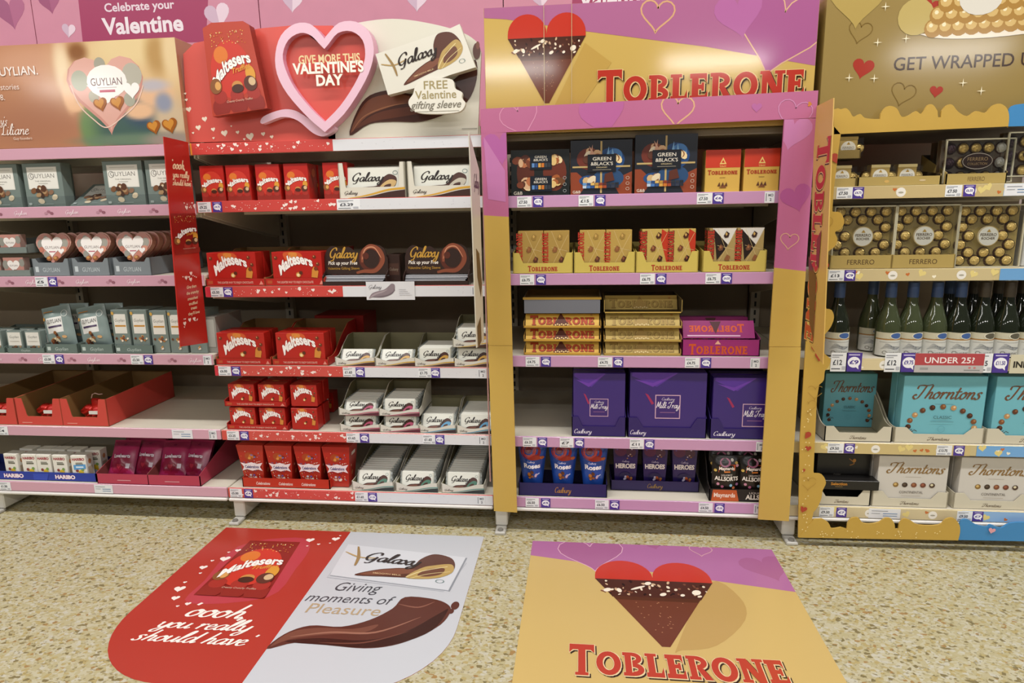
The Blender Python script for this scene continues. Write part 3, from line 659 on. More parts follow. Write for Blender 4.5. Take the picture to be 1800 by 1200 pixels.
x, z = H(768, 196, -.05); p.rect(x - .07, z, x + .07, z + .002, 'b5b0a2'); p.build('plaque_print', cp)

# ---- bay 3 header box
def choc_heart(p, c, w, tipv):
    """red lobes, nut band and chocolate triangle; c(u,v) maps unit coords to print units, u,v in 0..1"""
    lob = ell_pts(.25, .78, .25, .22, 16, 0, 0, PI)[::-1]; lob2 = ell_pts(.75, .78, .25, .22, 16, 0, 0, PI)[::-1]
    p.poly([c(*q) for q in [(0, .73)] + lob[:-1] + [(.5, .775)] + lob2[1:] + [(1, .73)]], 'c0392a')
    p.poly([c(*q) for q in [(0, .74), (1, .74), (.86, .52), (.14, .52)]], '4d2a20')
    p.poly([c(*q) for q in [(.14, .53), (.86, .53), (.53, .01), (.47, .01)]], '6b3a28')
    p.poly([c(*q) for q in [(.14, .53), (.86, .53), (.83, .49), (.17, .49)]], '56301f')
    r_ = random.Random(11)
    for i in range(60):
        u = .06 + r_.random() * .88; v = .55 + r_.random() * .17; e = ell_pts(u, v, .008 + r_.random() * .014, .006 + r_.random() * .008, 7, r_.random() * 3)
        p.poly([c(*q) for q in e], ('e9d9c0', 'cfae8c', '7a4a36', '2f1a14')[i % 4]); p.d -= p.eps * .93
    for u, v, a, b in ((.1, .6, .035, .022), (.2, .6, .02, .028), (.36, .64, .07, .012), (.45, .7, .03, .02), (.56, .57, .03, .018), (.72, .57, .02, .015), (.84, .61, .04, .03)):
        p.poly([c(*q) for q in ell_pts(u, v, a, b, 10, .4)], 'efe3d0')
    for i in range(30):
        v = .12 + r_.random() * .36; u = .5 + (r_.random() - .5) * .6 * v * 1.5
        p.poly([c(*q) for q in ell_pts(u, v, .006, .004, 5)], 'b98562'); p.d -= p.eps * .93
h3 = thing('header_box', 'yellow and pink header box with a red-topped chocolate heart', 'display header', (1.5, 0, HZ))
m = MB(); m.box(-.495, .497, 0, .34, 0, 1.742 - HZ, ink('c9a95c', .1, coat=.5), .001); m.build('box', h3)
p = Pr(lambda x, y, d: Vector((x - 1.5, -d, y - HZ)), 1, 1, rough=.1)
p.clip = [(1.006, 1.372), (1.996, 1.372), (1.996, 1.7415), (1.006, 1.7415)]
pk = HP([(851, 32), (890, 34), (1030, 55), (1240, 82), (1436, 116)]); p.poly([(1.006, 1.7415), *pk, (1.996, pk[-1][1]), (1.996, 1.7415)], 'ac6891')
heart_on(p, 1368, 62, .27, 'a75e90', rot=-.25); heart_on(p, 1368, 62, .27, 'd9b08c', rot=-.25, line=.0035)
heart_on(p, 1155, 30, .1, 'd3a47c', rot=-.1, line=.005); heart_on(p, 1300, 30, .14, 'b269a0', rot=.2)
x0, z1 = H(892, 27); x1, z0 = H(1029, 180)
p.poly(HP([(1028, 75), (1075, 110), (1020, 190), (975, 185)]), 'bd9a50')
choc_heart(p, lambda u, v: (x0 + (x1 - x0) * u, z0 + (z1 - z0) * v), 1, 0)
x, z = H(1230, 176); p.slab(x, z, .078, .62, 'b5372a', '2a1a16', edge='e0c48c')
for px in (956, 1005):
    xa, za = H(px, 20); p.rect(xa - .0008, HZ, xa + .0008, 1.74, 'c4ae86')
p.build('printed_front', h3)
# ---- bay 4 header box
h4 = thing('header_box', 'gold header box with printed hearts and dark capital lettering', 'display header', (2.5, 0, HZ))
m = MB(); m.box(-.483, .497, 0, .4, 0, 1.735 - HZ, ink('97804a', .12, coat=.5), .001); m.build('box', h4)
p = Pr(lambda x, y, d: Vector((x - 2.5, -d, y - HZ)), 1, 1, rough=.12)
p.clip = [(2.018, 1.372), (2.996, 1.372), (2.996, 1.7345), (2.018, 1.7345)]
x, z = H(1570, 124); p.text('GET WRAPPED UP', x, z, .036, '3a2518', wd=.405, bold=.006, al='l', rot=.0)
for a, b, s, r_ in ((1516, 122, .062, -.2), (1635, 14, .05, -.3), (1645, 162, .037, -.1)): heart_on(p, a, b, s, 'a5382c', rot=r_)
for a, b, s, r_ in ((1511, 58, .066, -.2), (1586, 167, .07, -.25)): heart_on(p, a, b, s, '7d6430', rot=r_, line=.002)
heart_on(p, 1507, 5, .16, 'b29a58'); p.ell(*H(1610, 30), .05, .05, 'bda868')
p.poly(HP(crom([(1622, 62), (1660, 68), (1740, 66), (1830, 55), (1830, 45), (1640, 58)], 3, True)), 'e6dccb')
for row, (y0, n, xs, r1) in enumerate(((50, 9, 1640, 13), (27, 9, 1650, 13), (5, 8, 1665, 13))):
    for i in range(n):
        px = xs + i * (24 if row else 23); py = y0 - i * (1.8 if row == 0 else 1.2)
        p.ell(*H(px, py), .025, .026, 'a9803e', 14); p.ell(*H(px - 2, py - 3), .016, .016, 'd0b070', 10); p.ell(*H(px - 4, py - 5), .006, .006, 'efe2bd', 7); p.d -= p.eps * 2.8
p.d += p.eps * 4; p.ell(*H(1724, -3), .058, .045, 'd9d4c9')
for a, b in ((1592, 68), (1556, 12), (1692, 146), (1724, 160), (1536, 138), (1542, 75), (1492, 137)):
    x, z = H(a, b); p.poly([(x, z + .013), (x + .0015, z + .0015), (x + .013, z), (x + .0015, z - .0015), (x, z - .013), (x - .0015, z - .0015), (x - .013, z), (x - .0015, z + .0015)], 'efe6c8')
p.build('printed_front', h4)

# ================================================================== pink and yellow frame around bay 3
YF = -.032
YEL = ink('c5a350', .3, name='yellow_board', vary=.02); PNK = ink('b8688f', .25, name='pink_board', vary=.02)
fr = thing('cardboard_surround', 'pink and yellow cardboard frame standing around the lilac-railed bay', 'display', (1.5, YF, 0))
zl, zr = az(870, 378, YF), az(1400, 470, YF); zj = az(890, 607, YF)
def fx(x): return x - 1.5
m = MB(); m.xz([(fx(.992), 1.37), (fx(2.0), 1.385), (fx(2.0), 1.462), (fx(.992), 1.443)], 0, .008, PNK); tb = m.build('top_panel', fr)
p = Pr(lambda x, y, d: Vector((x - 1.5, -d, y)), 1, 1, rough=.2)
p.clip = [(.993, 1.372), (1.999, 1.386), (1.999, 1.461), (.993, 1.442)]
def hf(px, py, s, c, rot=0, line=0): x, z = H(px, py, YF); p.heart(x, z, s, c, rot, line)
hf(1190, 197, .098, 'd9a983', -.1, .0045); hf(915, 212, .12, 'd48cae', .3, .003); hf(1060, 205, .14, 'b7659c', .2); hf(1395, 205, .10, 'c987b0', -.2, .003); hf(1330, 190, .03, 'b568a0'); hf(1424, 183, .014, 'c9823c', 1.5)
p.build('panel_print', tb)
for nm, xo0, xo1, xi0, xi1, zsp, zs2 in (('L', .992, 1.004, 1.072, 1.086, zl, zl - .006), ('R', 1.908, 1.904, 2.0, 2.004, zr, zr - .012)):
    L = nm == 'L'
    zt = 1.3705 if L else 1.3835
    X = lambda z, a, b: a + (b - a) * (1.37 - z) / 1.28
    m = MB(); m.xz([(fx(X(zj, xo0, xo1)), zj), (fx(X(zj, xi0, xi1)), zj), (fx(X(zsp, xi0, xi1)), zs2), (fx(X(zsp, xo0, xo1)), zsp)], .0, .007, YEL); cpn = m.build('side_panel', fr)
    m = MB(); m.xz([(fx(X(zsp, xo0, xo1)), zsp), (fx(X(zsp, xi0, xi1)), zs2), (fx(xi0), zt), (fx(xo0), zt)], 0, .007, PNK); cpk = m.build('side_panel', fr)
    m = MB(); m.xz([(fx(xo1), .095), (fx(xi1), .092), (fx(X(zj, xi0, xi1)) , zj - .001), (fx(X(zj, xo0, xo1)), zj - .001)], -.003, .004, YEL); m.build('side_panel', fr)
    p = Pr(lambda x, y, d: Vector((x - 1.5, -d, y)), 1, 1, rough=.2)
    p.clip = [(X(zsp, xo0, xo1) + .001, zsp + .001), (X(zsp, xi0, xi1) - .001, zs2 + .001), (xi0 - .001, zt - .001), (xo0 + .001, zt - .001)]
    if L: hf(865, 274, .022, 'c97a3a', .2); hf(880, 262, .11, 'b263a0', .1); p.poly([H(850, 240, YF), H(888, 300, YF), H(889, 355, YF), H(858, 350, YF)], 'c07aad')
    else: hf(1392, 235, .11, 'c27dad', -.2); hf(1387, 425, .055, 'd3a08c', -.1, .003); hf(1400, 350, .09, 'a9578e', .3)
    p.build('panel_print', cpk)
    m = MB(); m.box(fx(xo0 if L else xi0) - .002, fx(xo0 if L else xi0) + .002, .008, .018, .2, 1.36, YEL if 0 else ink('b98f8a', .4)); m.build('return_flap', fr)

# ================================================================== gold scalloped board around bay 4
GLD = ink('c09c46', .3, name='gold_board', vary=.06); GLD2 = ink('cdab55', .3); BLU = ink('3f86be', .3, name='blue_board', vary=.05)
gb = thing('cardboard_surround', 'gold scalloped cardboard frame with red hearts around the right bay', 'display', (2.5, YF, 0))
def gx(pts): return [(x - 2.5, z) for x, z in HP(pts, YF)]
def gplate(name, pts, y0, y1, mat): m = MB(); m.xz(gx(pts), y0, y1, mat); return m.build(name, gb)
top = [(1466, 236), (1466, 192), (1473, 190)] + crom([(1478, 192), (1487, 190), (1494, 196), (1500, 205), (1512, 200), (1520, 207), (1536, 209)], 3) + [(1547, 209)] + crom([(1548, 200), (1556, 189), (1566, 186), (1577, 191), (1585, 205), (1598, 202), (1610, 195), (1620, 200), (1630, 185), (1640, 184), (1648, 195)], 3) + [(1649, 206), (1654, 206)] + crom([(1655, 195), (1664, 185), (1674, 184), (1684, 196), (1700, 204), (1715, 195), (1732, 198), (1744, 186), (1758, 182), (1770, 190), (1774, 205), (1772, 224)], 3)
gplate('top_panel', [(1466, 236)] + top[1:] + [(1772, 222)], 0, .006, GLD)
gplate('corner_panel', crom([(1768, 222), (1772, 200), (1780, 186), (1800, 182), (1830, 180), (1860, 190)], 3) + [(1860, 220)], .002, .008, BLU)
sd = [(1403, 944), (1406, 773), (1414, 640), (1421, 540), (1447, 200), (1478, 236), (1474, 265), (1466, 330), (1463, 370)] + crom([(1464, 372), (1478, 374), (1484, 390), (1478, 402), (1468, 408), (1472, 420), (1468, 432), (1456, 442)], 3) + [(1455, 470), (1452, 540)] + crom([(1453, 543), (1462, 545), (1466, 558), (1460, 575), (1448, 590)], 3) + [(1449, 620)] + crom([(1450, 622), (1460, 632), (1456, 645), (1450, 652), (1448, 668), (1440, 676)], 3) + [(1436, 700), (1430, 828)] + crom([(1431, 832), (1445, 834), (1452, 848), (1446, 862), (1444, 875), (1438, 890), (1430, 900)], 3) + [(1428, 910), (1427, 944)]
sp = gplate('side_panel', sd, 0, .006, GLD)
bt = [(1404, 943), (1430, 912)] + crom([(1445, 911), (1456, 918), (1462, 928), (1478, 926)], 3) + [(1488, 929)] + crom([(1489, 920), (1495, 911), (1508, 909), (1516, 918), (1530, 920), (1545, 917), (1556, 910), (1566, 911), (1572, 920)], 3) + [(1573, 929), (1579, 929)] + crom([(1580, 920), (1588, 911), (1600, 914), (1615, 922), (1650, 922), (1662, 912), (1676, 910), (1686, 922), (1687, 935), (1684, 948)], 3)
gplate('bottom_panel', [(1404, 944)] + bt[1:] + [(1684, 949)], -.002, .004, GLD)
gplate('bottom_panel', [(1683, 949)] + crom([(1685, 930), (1690, 915), (1702, 913), (1716, 922), (1735, 926), (1742, 922), (1760, 928), (1775, 920), (1800, 918), (1840, 922)], 3) + [(1840, 952)], .001, .007, BLU)
p = Pr(lambda x, y, d: Vector((x - 2.5, -d - .0021, y)), 1, 1)
q0 = HP([(1404, 943), (1427, 943), (1474, 240), (1449, 215)], YF); p.clip = q0
for a, b, s, r_ in ((1474, 280, .045, .2), (1468, 505, .025, 0), (1446, 500, .02, .3), (1432, 612, .024, -.1), (1441, 627, .034, -.2), (1414, 765, .037, -.3), (1420, 788, .02, 0), (1410, 827, .018, 0), (1411, 895, .025, -.2), (1448, 470, .03, .2)): hf(a, b, s, 'a83e28', r_)
for a, b in ((1448, 395), (1432, 690), (1436, 600), (1420, 850), (1420, 715)): hf(a, b, .05, 'a98338', 0, .0015)
p.clip = None; hf(1742, 932, .022, 'dfa0a8', -.2)
r_ = random.Random(9)
for i in range(60):
    a = (r_.uniform(1409, 1425), r_.uniform(700, 935)) if i % 2 else (r_.uniform(1440, 1680), r_.uniform(932, 944)); p.ell(*H(*a, YF), .0022, .0022, 'e9d698', 6); p.d -= p.eps
p.build('panel_print', sp)

# ================================================================== fin boards standing out between the bays
def fin(X, corners, label, mat, t=.003):
    pts = [onx(*q, X) for q in corners]; y0 = pts[0][0]
    f = thing('fin_board', label, 'sign', (X, 0, 0), 'fin boards between the bays')
    m = MB(); m.yz(pts, -t / 2, t / 2, mat); m.build('board', f); return f, pts
f1, pts = fin(0., [(287, 240), (330, 250), (365, 602), (317, 609)], 'red fin board with cream lettering standing out between the left bays', ink('b0271f', .28))
p = Pr(plane_map((.0016, 0, 0), (0, 1, 0), (0, 0, 1)), 1, 1, rough=.28)
def F(px, py): return onx(px, py, 0.)
for t, px, py, hh, wdt in (("'oooh,", 313, 297, .026, .07), ('you really', 317, 312, .018, .085), ("should have'", 319, 326, .016, .1), ('Give them', 336, 506, .010, .055), ('the crunchy', 338, 516, .010, .07), ('smoothest', 338, 526, .010, .06), ('truffled', 339, 535, .010, .05), ('treats', 340, 543, .010, .035), ("they'll love", 340, 552, .010, .065)):
    y, z = F(px, py); (p.script(t, y, z, hh * 1.1, 'f0d4ae', wd=wdt, wt=.2, wmin=.08) if hh > .012 else p.text(t, y, z, hh, 'f0d4ae', wd=wdt, bold=.015, sh=.25))
p.clip = pts[::-1]; y0, z0 = F(307, 448); y1, z1 = F(343, 375); p.rect(y0, z0, y1, z1, '8e1f1a')
q = Pr(lambda x, y, d: Vector((.0021 + d, y0 + (y1 - y0) * x, z0 + (z1 - z0) * y)), 1, 1); q.clip = [(0, 0), (1, 0), (1, 1), (0, 1)]; d_truffle(q, True); q.build('pictured_box', f1)
for i in range(34):
    a = ((322, 355, 366), (318, 480, 492), (340, 560, 575))[i % 3]; y, z = F(a[0] + r_.uniform(0, 26) if i % 3 == 0 else a[0] + r_.uniform(0, 26) - (18 if i % 3 == 2 else 0), r_.uniform(a[1], a[2])); p.heart(y, z, .006 + .01 * (i % 4 == 0), 'f0d4c8'); p.d -= p.eps
p.build('board_print', f1)
f2, pts = fin(1., [(833, 232), (850, 300), (858, 600), (846, 611)], 'cream fin board seen edge-on beside the pink frame', ink('cfcabb', .35))
f2.location.x = .985
p = Pr(plane_map((.0016, 0, 0), (0, 1, 0), (0, 0, 1)), 1, 1)
ya, za = pts[0]
p.poly([(-.16, 1.02), (-.10, 1.0), (-.06, .9), (-.09, .86), (-.15, .93)], '4a2c24'); p.script('Galaxy', -.12, 1.2, .04, '2a1d1a', wd=.1); p.poly([(-.18, .78), (-.11, .8), (-.10, .72), (-.17, .71)], '4a2c24'); p.build('board_print', f2)
f3, pts = fin(2., [(1433, 188), (1466, 172), (1447, 640), (1422, 600)], 'yellow fin board with red lettering running down beside the gold frame', ink('cca658', .3))
p = Pr(plane_map((-.0016, 0, 0), (0, -1, 0), (0, 0, 1)), 1, 1, rough=.28)
p.slab(.075, 1.02, .075, .60, 'b52a20', '2b1813', rot=-PI / 2, edge='e0b478')
p.poly([(.06, .98), (.14, .92), (.15, .74), (.11, .78)], '5b2f22'); p.poly([(.12, 1.03), (.15, 1.06), (.15, .95), (.13, .96)], '7d2a20'); p.build('board_print', f3)

# ================================================================== floor stickers
def sticker(name, label, pts, mat):
    m = MB(); m.prism(pts, (0, 0, .0002), (1, 0, 0), (0, 1, 0), (0, 0, 1), .0008, mat); return lab(m.build(name), label, 'floor sticker')
xa, ya = .0, -.045; xb = .968; yb = -.83; R = .27
pl = [(xa + .004, ya), (xb, ya)] + ell_pts(xb - R, yb + R, R, R, 12, 0, 0, -PI / 2) + ell_pts(xa + R, yb + R, R, R, 12, 0, -PI / 2, -PI)
s1 = sticker('floor_sticker', 'red and white floor sticker with rounded corners and a chocolate wave', pl, ink('ae382d', .25, name='red_sticker'))
p = Pr(lambda x, y, d: Vector((x, y, .001 + d)), 1, 1, rough=.25, eps=.00002, base=.0001)
XD = .48
p.poly([(XD, ya), (xb, ya)] + ell_pts(xb - R, yb + R, R, R, 12, 0, 0, -PI / 2) + [(XD, yb)], 'c3c5cb')
def FQ(*c):
    a, b, cc, d = [Vector((*fl(*q), 0)) for q in c]
    return lambda x, y, dd: (a * (1 - x) + b * x) * (1 - y) + (d * (1 - x) + cc * x) * y + Vector((0, 0, .0029 + dd))
for i in range(9): pass
p.poly([fl(*q) for q in crom([(330, 1060), (360, 1020), (420, 960), (520, 945), (545, 960), (520, 1000), (470, 1050)], 4, True)], 'b8404a')
p.poly([fl(*q) for q in ((340, 1046), (440, 950), (528, 953), (465, 1053))], '8a2620')
for t, px, py, hh, wdt in (("'oooh,", 372, 1085, .07, .2), ('you really', 352, 1106, .05, .27), ("should have'", 330, 1130, .05, .33)):
    x, y = fl(px, py); p.script(t, x, y, hh * .92, 'f3ebe4', wd=wdt, wt=.14, wmin=.055, sl=.3)
for a, b, s in ((545, 950, .03), (590, 948, .028), (560, 957, .012), (540, 960, .008), (580, 955, .008), (395, 983, .034), (418, 968, .02), (357, 998, .026), (402, 971, .01), (373, 986, .012), (315, 1036, .034), (308, 1052, .025), (330, 1062, .018), (352, 1008, .01), (325, 1024, .012), (312, 1066, .01), (598, 942, .008)):
    x, y = fl(a, b); p.heart(x, y, s, 'f2e6e0', rot=.2)
p.stroke([fl(600, 985), fl(575, 1015), fl(780, 1040), fl(820, 990)], .003, 'aeb0b8', smooth=False); p.poly([fl(*q) for q in ((612, 957), (819, 980), (788, 1038), (580, 1011))], 'd0d2d8')
p.stroke([fl(820, 981), fl(789, 1040)], .006, '8d9098', smooth=False); p.stroke([fl(789, 1039), fl(580, 1012)], .003, '9a9da5', smooth=False)
for t, px, py, hh, wdt, c in (('Giving', 627, 1040, .046, .145, '4a4a50'), ('moments of', 612, 1060, .042, .27, '4a4a50'), ('Pleasure', 600, 1080, .046, .22, 'b39c7c')):
    x, y = fl(px, py); p.text(t, x, y, hh, c, wd=wdt, bold=-.002, sh=.3 if c != 'b39c7c' else .1)
p.poly([fl(*q) for q in crom([(469, 1141), (500, 1115), (545, 1100), (600, 1102), (650, 1090), (690, 1070), (712, 1050), (760, 1053), (786, 1062), (792, 1075), (775, 1098), (735, 1120), (690, 1135), (640, 1140), (580, 1135), (520, 1130)], 4, True)], '5b3128')
p.poly([fl(*q) for q in crom([(475, 1137), (510, 1112), (560, 1104), (620, 1106), (665, 1098), (640, 1112), (570, 1116), (510, 1124)], 4, True)], '76483a')
p.poly([fl(*q) for q in crom([(500, 1128), (560, 1122), (640, 1126), (710, 1112), (770, 1080), (788, 1072), (760, 1108), (700, 1132), (640, 1139), (570, 1134)], 4, True)], '3c1e19')
p.stroke([fl(510, 1120), fl(580, 1112), fl(660, 1112), (fl(740, 1085))], .008, '9a6a58', taper=.9); p.stroke([fl(560, 1130), fl(640, 1130), fl(720, 1110)], .006, '6d4236', taper=.9); p.stroke([fl(700, 1062), fl(735, 1068), fl(765, 1058)], .006, '8a5a4a', taper=.9)
p.ell(*fl(800, 1065), .012, .02, '5b3128'); p.ell(*fl(793, 1075), .008, .012, '5b3128')
p.build('sticker_print', s1)
q = Pr(FQ((340, 1046), (465, 1053), (528, 953), (440, 950)), 1, 1, rough=.25, eps=.00003, base=.0001); q.clip = [(0, 0), (1, 0), (1, 1), (0, 1)]; d_truffle(q); q.build('pictured_box', s1)
q = Pr(FQ((580, 1011), (788, 1038), (819, 980), (612, 957)), 1, 1, rough=.25, eps=.00003, base=.0001); d_galaxy_big(q); q.build('pictured_bar', s1)
x0, x1 = 1.142, 1.946; y1, y0 = -.062, -1.25
s2 = sticker('floor_sticker', 'yellow and pink floor sticker with a chocolate heart', [(x0, y0), (x1, y0), (x1, y1), (x0, y1)], ink('c9ac6c', .25, name='yellow_sticker'))
p = Pr(lambda x, y, d: Vector((x, y, .001 + d)), 1, 1, rough=.25, eps=.00002, base=.0001)
p.clip = [(x0, y0), (x1, y0), (x1, y1), (x0, y1)]
a = fl(934, 976); b = fl(1405, 1041); p.poly([(x0, a[1]), (x1, b[1]), (x1, y1), (x0, y1)], 'ad6c9c')
x, y = fl(1040, 968); p.heart(x, y - .03, .22, 'a5638f', .1); p.heart(x, y - .03, .22, 'd9a9c0', .1, .003); x, y = fl(1232, 969); p.heart(x, y, .075, 'd0a0a8', -.1, .003); x, y = fl(1350, 1000); p.heart(x, y, .16, 'a4628e', .2); x, y = fl(1150, 960); p.heart(x, y, .05, 'a4628e', .2)
p.poly([fl(*q) for q in crom([(1245, 1025), (1300, 1050), (1310, 1090), (1260, 1135), (1200, 1143), (1190, 1138)], 4, True)], 'b9985c')
hx0, hx1 = fl(1046, 1018)[0], fl(1251, 1022)[0]; hy1 = fl(1100, 986)[1]; hy0 = fl(1183, 1140)[1]
choc_heart(p, lambda u, v: (hx0 + (hx1 - hx0) * u, hy0 + (hy1 - hy0) * v), 1, 0)
x, y = fl(1195, 1194); p.slab(x, y, .088, .54, 'b5402f', '35261f', edge='e0c89c')
p.build('sticker_print', s2)
# ================================================================== product library
PROTO = {}
PY = {1: [365, 490, 622, 748, 845], 2: [352, 505, 645, 757, 855], 3: [345, 482, 628, 770, 880], 4: [332, 474, 615, 782, 895]}
def XW(px, bay, k, Y=.015): return ax(px, PY[bay][k], Y)
def put(key, maker, loc, label, rz=0., rx=0., group=None, ry=0.):
    if key not in PROTO: o = maker(); PROTO[key] = o; o.location = loc
    else: o = dup(PROTO[key], loc)
    o.rotation_euler = (rx, ry, rz); o['label'] = label
    if group: o['group'] = group
    elif 'group' in o: del o['group']
    return o
def carton(name, cat, w, h, d, mat, design, side=None, rough=.3, c=.0012):
    m = MB(); m.box(-w / 2, w / 2, 0, d, 0, h, mat if not isinstance(mat, str) else ink(mat, rough), c); o = m.build(name); o['category'] = cat
    if design:
        p = Pr(front(-w / 2, 0, 0), w, h, rough=rough); design(p); p.build('front_print', o)
    if side:
        p = Pr(plane_map((w / 2, 0, 0), (0, 1, 0), (0, 0, 1)), d, h, rough=rough); side(p); p.build('side_print', o)
    return o
DIM = {}
def cart(bay, k, x0, x1, yt, label, design, mat, Y=.02, d=.06, key=None, name='chocolate_box', cat='chocolate box', group=None, rx=0, rz=0, dz=0, side=None):
    xa, xb = XW(x0, bay, k, Y), XW(x1, bay, k, Y); z = ZT[bay][k] + dz
    key = key or label
    if key not in DIM: DIM[key] = (xb - xa, az((x0 + x1) / 2, yt, Y) - z)
    w, h = DIM[key]
    return put(key, lambda: carton(name, cat, w, h, d, mat, design, side), ((xa + xb) / 2, Y, z), label, rz, rx, group)
BROWN = ink('8a6a3c', .7, name='raw_cardboard')
def tray_mesh(w, d, hf, hs, hb, out, inn=None, prof='flat', t=.003, scurve=False, pr=None, post=.2, back=True, riser=0, mid=0):
    out = ink(out, .4) if isinstance(out, str) else out; inn = inn or BROWN; inn = ink(inn, .6) if isinstance(inn, str) else inn
    m = MB(); W = w / 2; f = []
    if prof == 'flat': f = [(-W, 0), (W, 0), (W, hf), (-W, hf)]
    elif prof == 'u': f = [(-W, 0), (W, 0), (W, hs), (W - w * post * .75, hs)] + crom([(W - w * post * .8, hs * .97), (W - w * post, hf + (hs - hf) * .4), (W - w * post * 1.15, hf * 1.04), (W - w * post * 1.4, hf)], 3) + crom([(-W + w * post * 1.4, hf), (-W + w * post * 1.15, hf * 1.04), (-W + w * post, hf + (hs - hf) * .4), (-W + w * post * .8, hs * .97)], 3) + [(-W + w * post * .75, hs), (-W, hs)]
    elif prof == 'v': f = [(-W, 0), (W, 0), (W, hs), (W - w * post * .6, hs), (W - w * post, hf), (-W + w * post, hf), (-W + w * post * .6, hs), (-W, hs)]
    elif prof == 'wave': f = [(-W, 0), (W, 0)] + crom([(W, hs), (W * .6, hs * .92), (W * .1, hf), (-W * .45, hf * .95), (-W * .8, hs * .9), (-W, hs * 1.05)], 4)
    m.xz(f, 0, t * .5, out); m.xz(f, t * .5, t, inn)
    if scurve: sd = [(0, 0), (d, 0), (d, hb)] + [(d * .75, hb)] + crom([(d * .7, hb * .98), (d * .45, hs + (hb - hs) * .55), (d * .2, hs * 1.1), (0, hs)], 4)
    else: sd = [(0, 0), (d, 0), (d, hb), (0, hs)]
    for sx, o1, o2 in ((-W, out, inn), (W - t, inn, out)):
        m.yz(sd, sx, sx + t * .5, o1); m.yz(sd, sx + t * .5, sx + t, o2)
    if back: m.box(-W, W, d - t, d, 0, hb, inn)
    for q in range(mid): xm = -W + w * (q + 1) / (mid + 1); m.yz(sd, xm - t / 2, xm + t / 2, inn)
    m.box(-W, W, 0, d, 0, t * .6, inn)
    if riser: m.box(-W + t, W - t, t, d - t, t * .6, riser, inn)
    o = m.build('display_tray'); o['category'] = 'tray'
    if pr:
        p = Pr(front(-W, 0, 0), w, hf, rough=.4); pr(p); p.build('front_print', o)
    return o
def tray(bay, k, x0, x1, label, Y=.012, group=None, key=None, dz=0, **kw):
    xa, xb = XW(x0, bay, k, Y), XW(x1, bay, k, Y); z = ZT[bay][k] + dz; key = key or label
    if key not in DIM: DIM[key] = xb - xa
    w = DIM[key]; o = put(key, lambda: tray_mesh(w, **kw), ((xa + xb) / 2, Y, z), label, group=group); return o
def bag_make(name, cat, w, h, t, col, design=None, flare=0., rough=.25, nu=16, nv=20, crimp=.06, tray=None, sag=.0):
    def dep(u, v):
        if v > 1 - crimp or v < crimp * .6: return .0015
        vv = (v - crimp * .6) / (1 - 1.6 * crimp)
        return .0015 + t / 2 * (max(0, 1 - (2 * u - 1) ** 2)) ** .6 * (max(0, 1 - abs(2 * vv - 1) ** 3.2)) ** .8 * (1 + .1 * math.sin(9 * u + 7 * v))
    def mp(x, y, d, sgn=-1):
        u, v = x / w, y / h; k = 1 + flare * (v - 1)
        return Vector(((u - .5) * w * k, sgn * (dep(u, v) + d), v * h - sag * math.sin(PI * u) * h * (v > .5) * (v - .5)))
    m = MB()
    for sg in (-1, 1):
        for i in range(nu):
            for j in range(nv):
                u0, u1, v0, v1 = i / nu, (i + 1) / nu, j / nv, (j + 1) / nv
                m.face([mp(a * w, b * h, 0, sg) for a, b in ((u0, v0), (u1, v0), (u1, v1), (u0, v1))], ink(col((u0 + u1) / 2, (v0 + v1) / 2) if sg < 0 else col(.5, .98), rough))
    o = m.build(name, smooth=True); o['category'] = cat
    if design: p = Pr(lambda x, y, d: mp(x, y, d + .0006), w, h, rough=rough); design(p); p.build('front_print', o)
    return o
def frustum(name, cat, wb, wt, db, dt, h, mat, design, sidep=None, hexa=.0):
    b = [(-wb / 2, 0), (wb / 2, 0), (wb / 2, db), (-wb / 2, db)]; oy = (dt - db) / 2
    t = [(-wt / 2, -oy), (wt / 2, -oy), (wt / 2, dt - oy), (-wt / 2, dt - oy)]
    m = MB(); V = [(x, y, 0) for x, y in b] + [(x, y, h) for x, y in t]
    mt = ink(mat, .28)
    m.raw(V, [(0, 1, 5, 4), (1, 2, 6, 5), (2, 3, 7, 6), (3, 0, 4, 7), (0, 3, 2, 1)], mt)
    ti = [(x * .5, oy * 0 + (y + oy - dt / 2) * .2 + dt / 2 - oy, h + .006) for x, y in t]; m.raw([(x, y, h) for x, y in t] + ti, [(0, 1, 5, 4), (1, 2, 6, 5), (2, 3, 7, 6), (3, 0, 4, 7), (4, 5, 6, 7)], mt)
    o = m.build(name); o['category'] = cat
    n = Vector((0, -h, -oy)).normalized()
    def mp(x, y, d):
        u, v = x / wb, y / h; return Vector(((u - .5) * (wb + (wt - wb) * v), -oy * v, y)) + n * d
    p = Pr(mp, wb, h, rough=.28); design(p); p.build('front_print', o)
    if sidep:
        n2 = Vector((h, 0, -(wt - wb) / 2)).normalized()
        def mq(x, y, d):
            u, v = x / db, y / h; return Vector((wb / 2 + (wt - wb) / 2 * v, -oy * v + u * (db + (dt - db) * v), y)) + n2 * d
        p = Pr(mq, db, h, rough=.28); sidep(p); p.build('side_print', o)
    return o
